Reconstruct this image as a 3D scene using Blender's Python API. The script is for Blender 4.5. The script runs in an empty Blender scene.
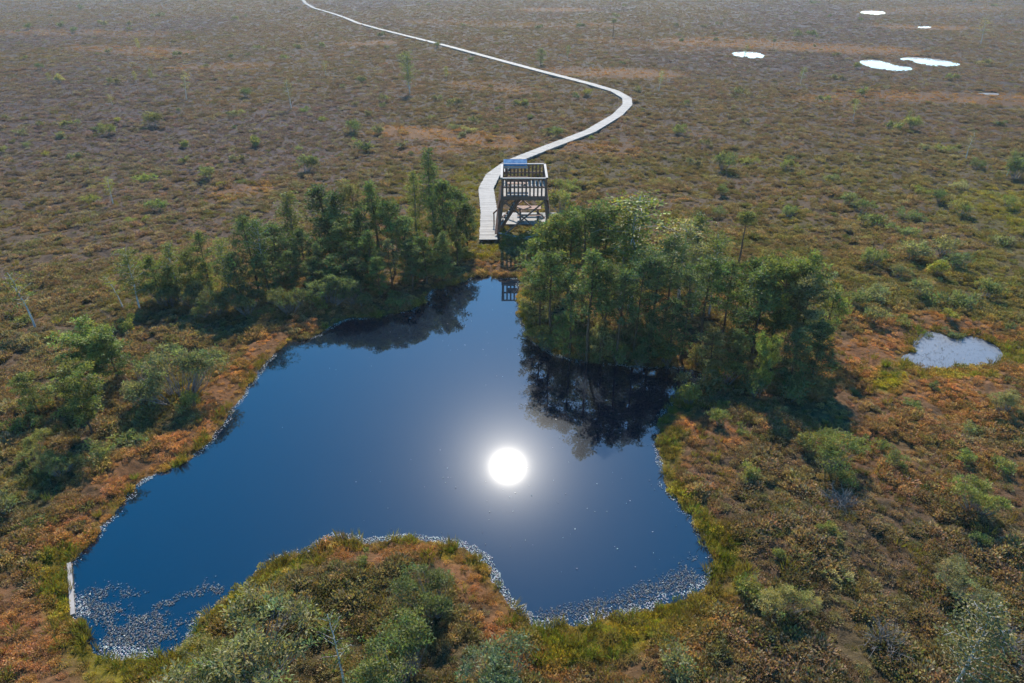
import bpy, math, random
import numpy as np

# ------------------------------------------------------------------ camera, sky, sun, exposure
scene = bpy.context.scene
col = scene.collection
PITCH, HCAM, FPX, W2, H2 = 29.5, 16.0, 683.0, 512.0, 341.5
SUN_EL, SUN_AZ = 39.9, 0.43
EXPOSURE = 1.25
SKY, SUN = 0.15, 4.8
R = math.radians

cam_data = bpy.data.cameras.new('camera')
cam_data.sensor_width = 36.0
cam_data.lens = 36.0 * FPX / 1024.0
cam_data.clip_start = 0.1
cam_data.clip_end = 8000.0
cam = bpy.data.objects.new('camera', cam_data)
col.objects.link(cam)
cam.location = (0, 0, HCAM)
cam.rotation_euler = (R(90 - PITCH), 0, 0)
scene.camera = cam

world = bpy.data.worlds.new('World')
scene.world = world
world.use_nodes = True
nt = world.node_tree
sky = nt.nodes.new('ShaderNodeTexSky')
sky.sky_type = 'NISHITA'
sky.sun_disc = False
sky.sun_elevation = R(SUN_EL)
sky.sun_rotation = R(-SUN_AZ)
sky.air_density = 1.0
sky.dust_density = .12
sky.ozone_density = 1.8
hs = nt.nodes.new('ShaderNodeHueSaturation'); hs.inputs['Saturation'].default_value = 1.5; hs.inputs['Hue'].default_value = .492
nt.links.new(sky.outputs['Color'], hs.inputs['Color'])
nt.links.new(hs.outputs['Color'], nt.nodes['Background'].inputs['Color'])
nt.nodes['Background'].inputs['Strength'].default_value = SKY

sun_data = bpy.data.lights.new('sun', 'SUN')
sun_data.energy = SUN
sun_data.angle = R(0.53)
sun_data.color = (1.0, 0.93, 0.82)
sun = bpy.data.objects.new('sun', sun_data)
col.objects.link(sun)
sun.rotation_euler = (R(-(90 - SUN_EL)), 0, R(SUN_AZ))

scene.view_settings.view_transform = 'Standard'
scene.view_settings.look = 'None'
scene.view_settings.exposure = EXPOSURE
scene.view_settings.gamma = 1.0
scene.view_settings.use_curve_mapping = False
scene.render.engine = 'CYCLES'
scene.cycles.use_denoising = True
scene.cycles.max_bounces = 6
scene.cycles.diffuse_bounces = 3
scene.cycles.glossy_bounces = 3
scene.cycles.transmission_bounces = 4
scene.cycles.transparent_max_bounces = 6
scene.cycles.volume_bounces = 0
scene.cycles.sample_clamp_indirect = 6.0

rng = np.random.default_rng(11)
random.seed(5)

# ------------------------------------------------------------------ picture point -> place on the ground
CP, SP = math.cos(R(PITCH)), math.sin(R(PITCH))
def ray(px, py):
    v = H2 - py
    return ((px - W2), FPX * CP + v * SP, -FPX * SP + v * CP)
def ground(px, py, z=0.0):
    d = ray(px, py)
    t = (z - HCAM) / d[2]
    return (d[0] * t, d[1] * t)
def gpts(pts, z=0.0):
    return np.array([ground(px, py, z) for px, py in pts])

# ------------------------------------------------------------------ noise
def _hash(ix, iy, s):
    h = (ix.astype(np.int64) * 374761393 + iy.astype(np.int64) * 668265263 + s * 974634777) & 0xffffffff
    h = ((h ^ (h >> 13)) * 1274126177) & 0xffffffff
    return ((h ^ (h >> 16)) & 0xffff) / 65535.0
def vnoise(x, y, s=0):
    ix, iy = np.floor(x), np.floor(y)
    fx, fy = x - ix, y - iy
    fx = fx * fx * (3 - 2 * fx); fy = fy * fy * (3 - 2 * fy)
    a, b = _hash(ix, iy, s), _hash(ix + 1, iy, s)
    c, d = _hash(ix, iy + 1, s), _hash(ix + 1, iy + 1, s)
    return (a + (b - a) * fx) * (1 - fy) + (c + (d - c) * fx) * fy
def fbm(x, y, f, o=4, s=0):
    t, a, n = 0, 1.0, 0
    for k in range(o):
        t = t + a * vnoise(x * f + 17.3 * k, y * f - 9.1 * k, s + k); n += a
        a *= 0.5; f *= 2.03
    return t / n
def sstep(a, b, x):
    t = np.clip((x - a) / (b - a), 0, 1)
    return t * t * (3 - 2 * t)

# ------------------------------------------------------------------ outlines of the waters
POND = [(503,278),(490,277),(476,276),(468,279),(460,283),(453,286),(440,288),(430,291),(427,298),(424,305),(408,311),(391,314),
 (370,317),(343,319),(328,328),(312,337),(301,341),(290,343),(275,352),(266,362),(258,373),(245,390),(232,408),(222,425),(205,445),
 (190,460),(170,468),(150,475),(135,487),(122,503),(105,522),(95,537),(80,555),(70,566),(69,590),(72,612),(78,626),(85,640),
 (95,655),(106,661),(130,662),(160,659),(180,652),(190,645),(196,632),(210,615),(230,600),(250,580),(270,567),(285,558),(300,553),
 (313,551),(321,543),(335,539),(355,541),(365,546),(376,543),(390,543),(405,540),(430,539),(445,545),(460,549),(478,555),(487,568),
 (493,580),(503,590),(509,605),(520,615),(528,622),(533,633),(550,630),(565,627),(590,623),(610,618),(640,613),(665,607),(690,599),
 (704,588),(712,573),(714,556),(708,545),(702,530),(690,515),(676,500),(666,485),(663,470),(661,455),(658,440),(660,420),(669,406),
 (682,395),(698,388),(707,379),(698,369),(670,366),(640,366),(610,364),(585,361),(565,357),(550,352),(537,345),(530,335),(523,322),
 (520,305),(518,290),(521,281),(515,277)]
SMALL = [(929,331),(937,332),(950,338),(959,341),(969,336),(982,339),(996,345),(1004,354),(998,362),(985,366),(956,369),(937,369),
 (924,372),(919,367),(902,362),(900,356),(913,353),(914,345),(919,336)]
FAR = [[(729,53),(745,51.5),(760,53),(767,57),(757,59.5),(738,58)],
       [(857,61),(873,59.5),(885,62),(897,66),(912,67.5),(912,71.5),(885,71.5),(866,67)],
       [(896,59),(910,57),(930,58.5),(950,61.5),(964,65),(950,67.5),(930,66.5),(915,63)],
       [(858,12),(868,10.5),(886,11.5),(885,15),(865,15)],
       [(915,27.2),(925,26.2),(934,27),(930,28.6),(919,28.6)],
       [(972,94),(985,93),(1000,93.6),(998,96),(978,96)]]
def subdiv(p, it=2):
    for _ in range(it):                      # Chaikin rounding
        q = np.roll(p, -1, 0)
        p = np.stack([0.75 * p + 0.25 * q, 0.25 * p + 0.75 * q], 1).reshape(-1, 2)
    return p
pond_w = subdiv(gpts(POND), 1)
small_w = subdiv(gpts(SMALL), 1)
far_w = [subdiv(gpts(p), 2) for p in FAR]
def sdf(poly, x, y):
    """signed distance to a polygon, positive on land"""
    out = np.full(x.shape, 50.0)
    lo, hi = poly.min(0) - 9, poly.max(0) + 9
    m = np.where((x > lo[0]) & (x < hi[0]) & (y > lo[1]) & (y < hi[1]))[0]
    a = poly; b = np.roll(poly, -1, 0)
    for s in range(0, len(m), 30000):
        i = m[s:s + 30000]
        px, py = x[i][:, None], y[i][:, None]
        ex, ey = (b - a)[:, 0][None], (b - a)[:, 1][None]
        wx, wy = px - a[:, 0][None], py - a[:, 1][None]
        t = np.clip((wx * ex + wy * ey) / (ex * ex + ey * ey + 1e-12), 0, 1)
        d = np.sqrt(((wx - t * ex) ** 2 + (wy - t * ey) ** 2).min(1))
        c1 = (a[:, 1][None] <= py) != (b[:, 1][None] <= py)
        xi = a[:, 0][None] + (py - a[:, 1][None]) / np.where(np.abs(ey) < 1e-9, 1e-9, ey) * ex
        inside = ((c1 & (px < xi)).sum(1) % 2) == 1
        out[i] = np.where(inside, -d, d)
    return out
def shore(x, y):
    d = np.minimum(sdf(pond_w, x, y), sdf(small_w, x, y))
    n = (fbm(x, y, 1.6, 3, 90) - 0.5) * 0.34 + (fbm(x, y, 6.0, 2, 95) - 0.5) * 0.16
    d = d + n
    for p in far_w:
        d = np.minimum(d, sdf(p, x, y))
    return d
def height(x, y, d=None):
    if d is None: d = shore(x, y)
    hum = (fbm(x, y, 0.45, 3, 3) - 0.5) * 0.34 + (fbm(x, y, 1.7, 3, 8) - 0.5) * 0.26
    land = 0.03 + 0.20 * sstep(0.0, 1.2, d) + hum * sstep(0.1, 1.8, d)
    land = np.maximum(land, 0.03 + 0.05 * sstep(0, 1, d))
    return np.where(d > 0, land, np.maximum(-0.9, 1.2 * d) + 0.03 * sstep(-0.05, 0.0, d))
def z1(x, y):
    return float(height(np.array([x]), np.array([y]))[0])

# ------------------------------------------------------------------ colour zones of the bog (what grows where)
def capsule(pts, r, x, y, z=0.2):
    p = gpts(pts, z)
    best = np.full(x.shape, 1e9)
    if len(p) == 1: p = np.vstack([p, p + 1e-3])
    for a, b in zip(p[:-1], p[1:]):
        e = b - a
        t = np.clip(((x - a[0]) * e[0] + (y - a[1]) * e[1]) / (e @ e + 1e-9), 0, 1)
        best = np.minimum(best, np.hypot(x - a[0] - t * e[0], y - a[1] - t * e[1]))
    return 1 - sstep(0.45 * r, 1.25 * r, best)
RED = [([(322,322),(266,350),(236,388),(202,440),(150,464),(100,505),(60,548),(30,600),(15,660)], 1.5, 1.0),
 ([(60,548),(40,610),(20,670)], 1.1, .9), ([(20,560),(0,600)], 1.2, .7), ([(30,690),(150,690)], 0.8, .8), ([(150,672),(195,660)], .45, .9),
 ([(440,546),(466,566),(486,598),(500,622)], .75, 1.0), ([(480,600),(500,630)], .6, 1.0), ([(325,548),(375,556),(420,548)], .55, .85), ([(520,660),(560,668)], .6, .8),
 ([(905,338),(870,358),(878,384),(940,386),(1030,386)], 1.9, 1.0), ([(880,328),(930,322),(1015,334)], 1.3, .9), ([(845,345),(835,385)], 1.4, .6),
 ([(850,405),(900,420),(960,412),(1030,415)], 2.0, .6), ([(790,410),(850,430)], 2.0, .7), ([(684,415),(700,440),(722,434)], 1.1, .95), ([(690,460),(712,480)], .9, .5),
 ([(690,655),(640,668),(590,672)], .8, .45), ([(720,600),(700,625)], .6, .5), ([(880,468),(1000,480)], 2.0, .4), ([(462,264),(485,266),(508,268)], .9, .75),
 ([(700,350),(760,380)], 1.2, .4), ([(730,620),(745,650)], .5, .5)]
ORA = [([(400,132),(440,134),(495,142)], 3.0, .9), ([(560,148),(620,150)], 2.2, .6), ([(575,72),(650,74)], 5.5, .85), ([(700,42),(760,44)], 10, .8), ([(800,47),(870,50)], 9, .85),
 ([(905,97),(1030,100)], 4.5, .9), ([(870,95),(820,100)], 4, .4), ([(90,48),(180,52)], 5, .55), ([(190,68),(250,66)], 4, .6), ([(20,32),(140,34)], 8, .4), ([(110,50),(165,56)], 4, .5),
 ([(355,44),(380,43)], 4, .8), ([(470,84),(520,90)], 4, .45), ([(430,22),(560,26)], 9, .3), ([(545,10),(570,10)], 10, .7), ([(590,24),(610,26)], 6, .4), ([(900,27),(945,28)], 7, .8),
 ([(230,195),(255,190)], 2, .6), ([(410,150),(450,150)], 2, .5), ([(600,40),(690,50)], 5, .35), ([(900,12),(980,8)], 14, .3)]
YEL = [([(60,560),(74,600),(84,640),(110,668),(180,662)], .75, 1.0), ([(545,646),(620,634),(690,612),(722,572),(716,540)], .8, .95), ([(666,478),(690,510),(708,535)], .6, .9),
 ([(205,455),(140,490),(110,525)], .5, .9), ([(370,322),(415,318),(432,300)], 1.0, .8), ([(276,356),(240,400)], .35, .7), ([(205,625),(265,575),(300,560)], .5, .8),
 ([(480,255),(492,240),(478,215)], 1.2, .8), ([(505,240),(530,244)], 1.5, .8), ([(668,470),(672,430)], .5, .6), ([(898,366),(884,386)], .7, 1.0), ([(1004,350),(1030,356)], 1.0, .9),
 ([(920,376),(990,372)], .45, .8), ([(330,548),(318,556)], .35, .8), ([(445,552),(476,562)], .3, .8), ([(690,396),(670,412)], .7, .5), ([(1000,200),(1030,220)], 3.5, .6),
 ([(480,170),(470,200)], 1.6, .6), ([(528,300),(530,335)], .6, .6), ([(520,618),(536,640)], .5, .6)]
def zones(x, y, d):
    n1 = fbm(x, y, 0.12, 4, 21); n2 = fbm(x, y, 0.7, 3, 31); n3 = fbm(x, y, 2.6, 3, 41); n4 = fbm(x, y * 0.45, 0.035, 3, 51)
    far = sstep(26, 80, y)
    brown = np.array([.142, .084, .056]); olive = np.array([.115, .086, .032]); purple = np.array([.122, .080, .086])
    straw = np.array([.17, .125, .062]); red = np.array([.248, .112, .052]); ora = np.array([.29, .135, .045]); yel = np.array([.185, .150, .016]); dark = np.array([.045, .040, .018])
    def mix(c, t, k): return c * (1 - k[:, None]) + t * k[:, None]
    c = np.repeat(brown[None], len(x), 0)
    c = mix(c, olive, np.clip(sstep(.38, .62, n1 + (n2 - .5) * .5) * (1 - .72 * far) + .36 * (1 - far), 0, 1))
    c = mix(c, purple, sstep(.45, .72, n4 + (n2 - .5) * .35) * (.25 + .65 * far))
    c = mix(c, straw, sstep(.58, .82, n2 * .6 + n3 * .4) * .55)
    c = mix(c, dark, sstep(.55, .80, 1 - (n2 * .5 + n3 * .5)) * .75)
    o = np.zeros(len(x)); r = o.copy(); w = o.copy()
    for p, q, s in ORA: o = np.maximum(o, s * capsule(p, q, x, y))
    for p, q, s in RED: r = np.maximum(r, s * capsule(p, q, x, y))
    for p, q, s in YEL: w = np.maximum(w, s * capsule(p, q, x, y))
    w = np.maximum(w, (1 - sstep(.10, .45, d)) * .55 * sstep(.35, .6, n2) * (d < 5))
    r = np.maximum(r, (1 - sstep(.5, 1.5, d)) * .45)
    brk = sstep(.28, .62, n2 * .6 + n3 * .4)
    o = o * (.55 + .6 * sstep(.35, .6, n1 * .3 + n2 * .7)); r = r * (.30 + .62 * brk); w = w * (.3 + .7 * sstep(.3, .6, n3 * .6 + (1 - n2) * .4))
    c = mix(c, ora, np.clip(o, 0, 1)); c = mix(c, red, np.clip(r, 0, 1)); c = mix(c, yel, np.clip(w, 0, 1))
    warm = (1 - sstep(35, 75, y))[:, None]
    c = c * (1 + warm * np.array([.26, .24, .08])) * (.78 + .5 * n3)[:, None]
    return c, np.clip(np.maximum(r, o), 0, 1), np.clip(w, 0, 1)

# ------------------------------------------------------------------ materials
def new_mat(name):
    m = bpy.data.materials.new(name); m.use_nodes = True
    n = m.node_tree.nodes; l = m.node_tree.links
    for k in list(n): n.remove(k)
    out = n.new('ShaderNodeOutputMaterial')
    return m, n, l, out
def rgba(c): return (c[0], c[1], c[2], 1.0)

def mat_ground():
    m, n, l, out = new_mat('bog_ground')
    p = n.new('ShaderNodeBsdfPrincipled'); p.inputs['Roughness'].default_value = .95; p.inputs['Specular IOR Level'].default_value = .1
    a = n.new('ShaderNodeAttribute'); a.attribute_name = 'tint'
    geo = n.new('ShaderNodeNewGeometry')
    t = n.new('ShaderNodeTexNoise'); t.inputs['Scale'].default_value = 5.0; t.inputs['Detail'].default_value = 6; t.inputs['Roughness'].default_value = .7
    l.new(geo.outputs['Position'], t.inputs['Vector'])
    r = n.new('ShaderNodeMapRange'); r.inputs[1].default_value = .3; r.inputs[2].default_value = .7; r.inputs[3].default_value = .5; r.inputs[4].default_value = 1.35
    l.new(t.outputs['Fac'], r.inputs[0])
    v = n.new('ShaderNodeVectorMath'); v.operation = 'SCALE'
    l.new(a.outputs['Color'], v.inputs[0]); l.new(r.outputs[0], v.inputs['Scale'])
    l.new(v.outputs[0], p.inputs['Base Color'])
    b = n.new('ShaderNodeBump'); b.inputs['Strength'].default_value = .7; b.inputs['Distance'].default_value = .15
    l.new(t.outputs['Fac'], b.inputs['Height']); l.new(b.outputs[0], p.inputs['Normal'])
    l.new(p.outputs[0], out.inputs[0])
    return m
def mat_water(name, rough, rough2, k2, deep, ior=1.5, bump=0.0):
    m, n, l, out = new_mat(name)
    f = n.new('ShaderNodeFresnel'); f.inputs['IOR'].default_value = ior
    d = n.new('ShaderNodeBsdfDiffuse'); d.inputs['Color'].default_value = rgba(deep)
    tg = n.new('ShaderNodeCombineXYZ'); tg.inputs[1].default_value = 1.0
    g1 = n.new('ShaderNodeBsdfGlossy'); g1.inputs['Roughness'].default_value = rough
    g2 = n.new('ShaderNodeBsdfGlossy'); g2.inputs['Roughness'].default_value = rough2
    for k in (g1, g2): k.inputs['Anisotropy'].default_value = .22; l.new(tg.outputs[0], k.inputs['Tangent'])
    mg = n.new('ShaderNodeMixShader'); mg.inputs[0].default_value = k2
    l.new(g1.outputs[0], mg.inputs[1]); l.new(g2.outputs[0], mg.inputs[2])
    mx = n.new('ShaderNodeMixShader')
    l.new(f.outputs[0], mx.inputs[0]); l.new(d.outputs[0], mx.inputs[1]); l.new(mg.outputs[0], mx.inputs[2])
    if bump:
        geo = n.new('ShaderNodeNewGeometry')
        t = n.new('ShaderNodeTexNoise'); t.inputs['Scale'].default_value = 3.0; t.inputs['Detail'].default_value = 3
        l.new(geo.outputs['Position'], t.inputs['Vector'])
        b = n.new('ShaderNodeBump'); b.inputs['Strength'].default_value = bump; b.inputs['Distance'].default_value = .02
        l.new(t.outputs['Fac'], b.inputs['Height'])
        for k in (f, g1, g2): l.new(b.outputs[0], k.inputs['Normal'])
    l.new(mx.outputs[0], out.inputs[0])
    return m
def mat_leaf(name, source, transl=.35, gloss=.06, rough=.5):
    """leaves; source = 'INSTANCER' tint or the object's own colour, varied by the clump attribute"""
    m, n, l, out = new_mat(name)
    if source == 'INSTANCER':
        a = n.new('ShaderNodeAttribute'); a.attribute_type = 'INSTANCER'; a.attribute_name = 'tint'; base = a.outputs['Color']
    else:
        a = n.new('ShaderNodeObjectInfo'); base = a.outputs['Color']
    c = n.new('ShaderNodeAttribute'); c.attribute_name = 'clump'
    v = n.new('ShaderNodeVectorMath'); v.operation = 'MULTIPLY'
    l.new(base, v.inputs[0]); l.new(c.outputs['Color'], v.inputs[1])
    d = n.new('ShaderNodeBsdfDiffuse'); tr = n.new('ShaderNodeBsdfTranslucent')
    l.new(v.outputs[0], d.inputs['Color'])
    v2 = n.new('ShaderNodeVectorMath'); v2.operation = 'MULTIPLY'; v2.inputs[1].default_value = (1.25, 1.25, .6)
    l.new(v.outputs[0], v2.inputs[0]); l.new(v2.outputs[0], tr.inputs['Color'])
    mx = n.new('ShaderNodeMixShader'); mx.inputs[0].default_value = transl
    l.new(d.outputs[0], mx.inputs[1]); l.new(tr.outputs[0], mx.inputs[2])
    g = n.new('ShaderNodeBsdfGlossy'); g.inputs['Roughness'].default_value = rough
    m2 = n.new('ShaderNodeMixShader'); m2.inputs[0].default_value = gloss
    l.new(mx.outputs[0], m2.inputs[1]); l.new(g.outputs[0], m2.inputs[2])
    l.new(m2.outputs[0], out.inputs[0])
    return m
def mat_wood(name, c, var=.3, rough=.75, scale=(3, 3, 3), spec=.3, plank_attr=False):
    m, n, l, out = new_mat(name)
    p = n.new('ShaderNodeBsdfPrincipled'); p.inputs['Roughness'].default_value = rough; p.inputs['Specular IOR Level'].default_value = spec
    geo = n.new('ShaderNodeNewGeometry'); mp = n.new('ShaderNodeMapping'); mp.inputs['Scale'].default_value = scale
    l.new(geo.outputs['Position'], mp.inputs[0])
    t = n.new('ShaderNodeTexNoise'); t.inputs['Scale'].default_value = 1.0; t.inputs['Detail'].default_value = 5; t.inputs['Roughness'].default_value = .65
    l.new(mp.outputs[0], t.inputs['Vector'])
    r = n.new('ShaderNodeMapRange'); r.inputs[1].default_value = .3; r.inputs[2].default_value = .7; r.inputs[3].default_value = 1 - var; r.inputs[4].default_value = 1 + var
    l.new(t.outputs['Fac'], r.inputs[0])
    v = n.new('ShaderNodeVectorMath'); v.operation = 'SCALE'; v.inputs[0].default_value = c
    l.new(r.outputs[0], v.inputs['Scale'])
    if plank_attr:
        a = n.new('ShaderNodeAttribute'); a.attribute_name = 'clump'
        v2 = n.new('ShaderNodeVectorMath'); v2.operation = 'MULTIPLY'
        l.new(v.outputs[0], v2.inputs[0]); l.new(a.outputs['Color'], v2.inputs[1]); v = v2
    l.new(v.outputs[0], p.inputs['Base Color'])
    b = n.new('ShaderNodeBump'); b.inputs['Strength'].default_value = .3; b.inputs['Distance'].default_value = .02
    l.new(t.outputs['Fac'], b.inputs['Height']); l.new(b.outputs[0], p.inputs['Normal'])
    l.new(p.outputs[0], out.inputs[0])
    return m
M_GROUND = mat_ground()
M_WATER = mat_water('pond_water', .023, .22, .010, (.0006, .005, .012), 1.9)
M_SMALL = mat_water('pool_water', .32, .5, .3, (.04, .055, .08), 1.42, .3)
M_FAR = mat_water('far_water', .06, .5, .16, (.01, .03, .06), 1.5)
M_TUFT = mat_leaf('bog_plants', 'INSTANCER', .34, .015, .6)
M_FLOAT = mat_leaf('leaves_and_glints', 'INSTANCER', .1, .012, .22)
M_NEEDLE = mat_leaf('needles', 'OBJECT', .43, .02, .55)
M_BLEAF = mat_leaf('birch_leaves', 'OBJECT', .48, .018, .5)
M_BARK = mat_wood('pine_bark', (.085, .055, .038), .4, .9, (9, 9, 3), .1)
M_BIRCH = mat_wood('birch_bark', (.34, .315, .29), .45, .8, (6, 6, 14), .2)
M_TWIG = mat_wood('grey_twigs', (.15, .13, .12), .3, .9, (6, 6, 6), .1)
M_DECK = mat_wood('weathered_boards', (.175, .160, .147), .16, .7, (2, 2, 2), .15, True)
M_PALE = mat_wood('pale_rail_wood', (.22, .20, .185), .15, .7, (3, 3, 3), .15)
M_DARKW = mat_wood('brown_stained_wood', (.145, .074, .050), .3, .75, (4, 4, 4), .2)
M_UNDER = mat_wood('grey_timber', (.13, .11, .095), .3, .85, (4, 4, 4), .2)

# ------------------------------------------------------------------ mesh helpers
def link(o, parent=None):
    col.objects.link(o)
    if parent is not None: o.parent = parent
    return o
def mesh_np(name, verts, faces, mat, clump=None, smooth=False):
    """verts Nx3, faces Mxk (one k) or a list of such arrays"""
    me = bpy.data.meshes.new(name)
    fl = faces if isinstance(faces, list) else [faces]
    fl = [f for f in fl if len(f)]
    me.vertices.add(len(verts)); me.vertices.foreach_set('co', np.asarray(verts, np.float32).ravel())
    loops = np.concatenate([f.ravel() for f in fl]).astype(np.int32)
    tot = np.concatenate([np.full(len(f), f.shape[1], np.int32) for f in fl])
    me.loops.add(len(loops)); me.loops.foreach_set('vertex_index', loops)
    me.polygons.add(len(tot)); me.polygons.foreach_set('loop_start', np.concatenate([[0], np.cumsum(tot)[:-1]]).astype(np.int32))
    me.polygons.foreach_set('loop_total', tot)
    me.polygons.foreach_set('use_smooth', np.full(len(tot), smooth))
    if clump is not None:
        at = me.attributes.new('clump', 'FLOAT_COLOR', 'POINT')
        at.data.foreach_set('color', np.concatenate([clump, np.ones((len(clump), 1))], 1).astype(np.float32).ravel())
    me.update(calc_edges=True)
    for m in (mat if isinstance(mat, list) else [mat]): me.materials.append(m)
    return me
def tag(o, label=None, cat=None, group=None, kind=None):
    if label: o['label'] = label
    if cat: o['category'] = cat
    if group: o['group'] = group
    if kind: o['kind'] = kind
    return o
class Tubes:
    """tapered tubes, bars and boxes gathered into one mesh"""
    def __init__(s): s.v, s.f, s.c, s.n = [], [], [], 0
    def tube(s, pts, radii, k=6):
        pts = np.asarray(pts, float); m = len(pts)
        t = np.gradient(pts, axis=0); t /= np.linalg.norm(t, axis=1)[:, None] + 1e-9
        ref = np.array([1.0, 0, 0]) if abs(t[0][0]) < .8 else np.array([0, 1.0, 0])
        a = np.cross(t, ref); a /= np.linalg.norm(a, axis=1)[:, None] + 1e-9
        b = np.cross(t, a)
        th = np.linspace(0, 2 * np.pi, k, endpoint=False)
        ring = pts[:, None] + np.asarray(radii)[:, None, None] * (a[:, None] * np.cos(th)[None, :, None] + b[:, None] * np.sin(th)[None, :, None])
        i = np.arange(m - 1)[:, None] * k; j = np.arange(k)[None]
        q = np.stack([i + j, i + (j + 1) % k, i + k + (j + 1) % k, i + k + j], -1).reshape(-1, 4)
        s.v.append(ring.reshape(-1, 3)); s.f.append(q + s.n); s.n += m * k; s.c.append(np.ones((m * k, 3)))
    def bar(s, p0, p1, w, h, up=(0, 0, 1), c=1.0):
        p0, p1 = np.array(p0, float), np.array(p1, float)
        t = p1 - p0; t /= np.linalg.norm(t)
        u = np.array(up, float)
        if abs(t @ u) > .95: u = np.array([0, 1.0, 0])
        a = np.cross(t, u); a /= np.linalg.norm(a); b = np.cross(a, t)
        vs = [p + a * x * w / 2 + b * y * h / 2 for p in (p0, p1) for x, y in ((-1, -1), (1, -1), (1, 1), (-1, 1))]
        q = np.array([[0, 1, 2, 3], [7, 6, 5, 4], [0, 4, 5, 1], [1, 5, 6, 2], [2, 6, 7, 3], [3, 7, 4, 0]])
        s.v.append(np.array(vs)); s.f.append(q + s.n); s.n += 8; s.c.append(np.full((8, 3), c))
    def mesh(s, name, mat, smooth=False):
        return mesh_np(name, np.concatenate(s.v), np.concatenate(s.f), mat, np.concatenate(s.c), smooth)
    def obj(s, name, mat, parent=None, smooth=False):
        return link(bpy.data.objects.new(name, s.mesh(name, mat, smooth)), parent)
def leaves(cen, dirs, length, width, r, flat=0.0):
    """diamond leaves: base at cen, along dirs"""
    n = len(cen)
    d = dirs / (np.linalg.norm(dirs, axis=1)[:, None] + 1e-9)
    side = np.cross(d, r.normal(size=(n, 3)) * (1 - flat) + np.array([0, 0, 1.0]) * flat); side /= np.linalg.norm(side, axis=1)[:, None] + 1e-9
    L = np.asarray(length)[:, None] if np.ndim(length) else length
    Wd = np.asarray(width)[:, None] if np.ndim(width) else width
    v = np.stack([cen, cen + d * L * .5 + side * Wd * .5, cen + d * L, cen + d * L * .5 - side * Wd * .5], 1).reshape(-1, 3)
    f = np.arange(4 * n).reshape(n, 4)
    return v, f

# ------------------------------------------------------------------ ground sheet
def build_ground():
    dep = np.concatenate([np.arange(74, 60, -.5), np.arange(60, 2.2, -.1), np.array([2.0, 1.7, 1.4, 1.1, .8, .6, .45, .36])])
    rr = np.concatenate([[0.6, 2.2], HCAM / np.tan(np.radians(dep))])
    ang = np.concatenate([np.arange(-180, -52, 4.0), np.arange(-52, 52.01, .115), np.arange(56, 180, 4.0)])
    A, Rr = np.meshgrid(np.radians(ang), rr)
    x = (np.sin(A) * Rr).ravel(); y = (np.cos(A) * Rr).ravel()
    d = shore(x, y); z = height(x, y, d)
    c, _, _ = zones(x, y, d)
    c = np.where((d < -.05)[:, None], np.array([.02, .018, .012])[None], c)
    nr, na = A.shape
    i = np.arange(nr - 1)[:, None] * na; j = np.arange(na)[None]; j2 = (j + 1) % na
    q = np.stack([i + j, i + na + j, i + na + j2, i + j2], -1).reshape(-1, 4)[:, ::-1]
    v = np.stack([x, y, z], 1)
    v = np.vstack([v, [[0, 0, .2]]]); n0 = len(v) - 1
    fan = np.stack([np.full(na, n0), (np.arange(na) + 1) % na, np.arange(na)], 1)
    me = mesh_np('ground', v, [q, fan], M_GROUND, None, True)
    at = me.attributes.new('tint', 'FLOAT_COLOR', 'POINT')
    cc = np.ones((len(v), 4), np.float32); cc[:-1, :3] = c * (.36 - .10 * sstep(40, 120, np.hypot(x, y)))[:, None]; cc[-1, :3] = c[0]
    at.data.foreach_set('color', cc.ravel())
    tag(link(bpy.data.objects.new('ground', me)), kind='structure')
build_ground()

def water_sheet(name, poly, mat, grow, z=0.0):
    c = poly.mean(0)
    e = np.roll(poly, -1, 0) - np.roll(poly, 1, 0)
    nrm = np.stack([e[:, 1], -e[:, 0]], 1); nrm /= np.linalg.norm(nrm, axis=1)[:, None]
    area = np.sum(poly[:, 0] * np.roll(poly, -1, 0)[:, 1] - np.roll(poly, -1, 0)[:, 0] * poly[:, 1])
    p = poly + nrm * grow * (1 if area > 0 else -1)
    if area < 0: p = p[::-1]
    me = bpy.data.meshes.new(name)
    me.from_pydata([(a, b, z) for a, b in p], [], [list(range(len(p)))])
    me.materials.append(mat); me.update()
    return tag(link(bpy.data.objects.new(name, me)), kind='structure')
water_sheet('pond_water', pond_w, M_WATER, .25)
water_sheet('pool_water', small_w, M_SMALL, .25)
for p in far_w: water_sheet('far_pool_water', p, M_FAR, .0, .05)

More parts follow.
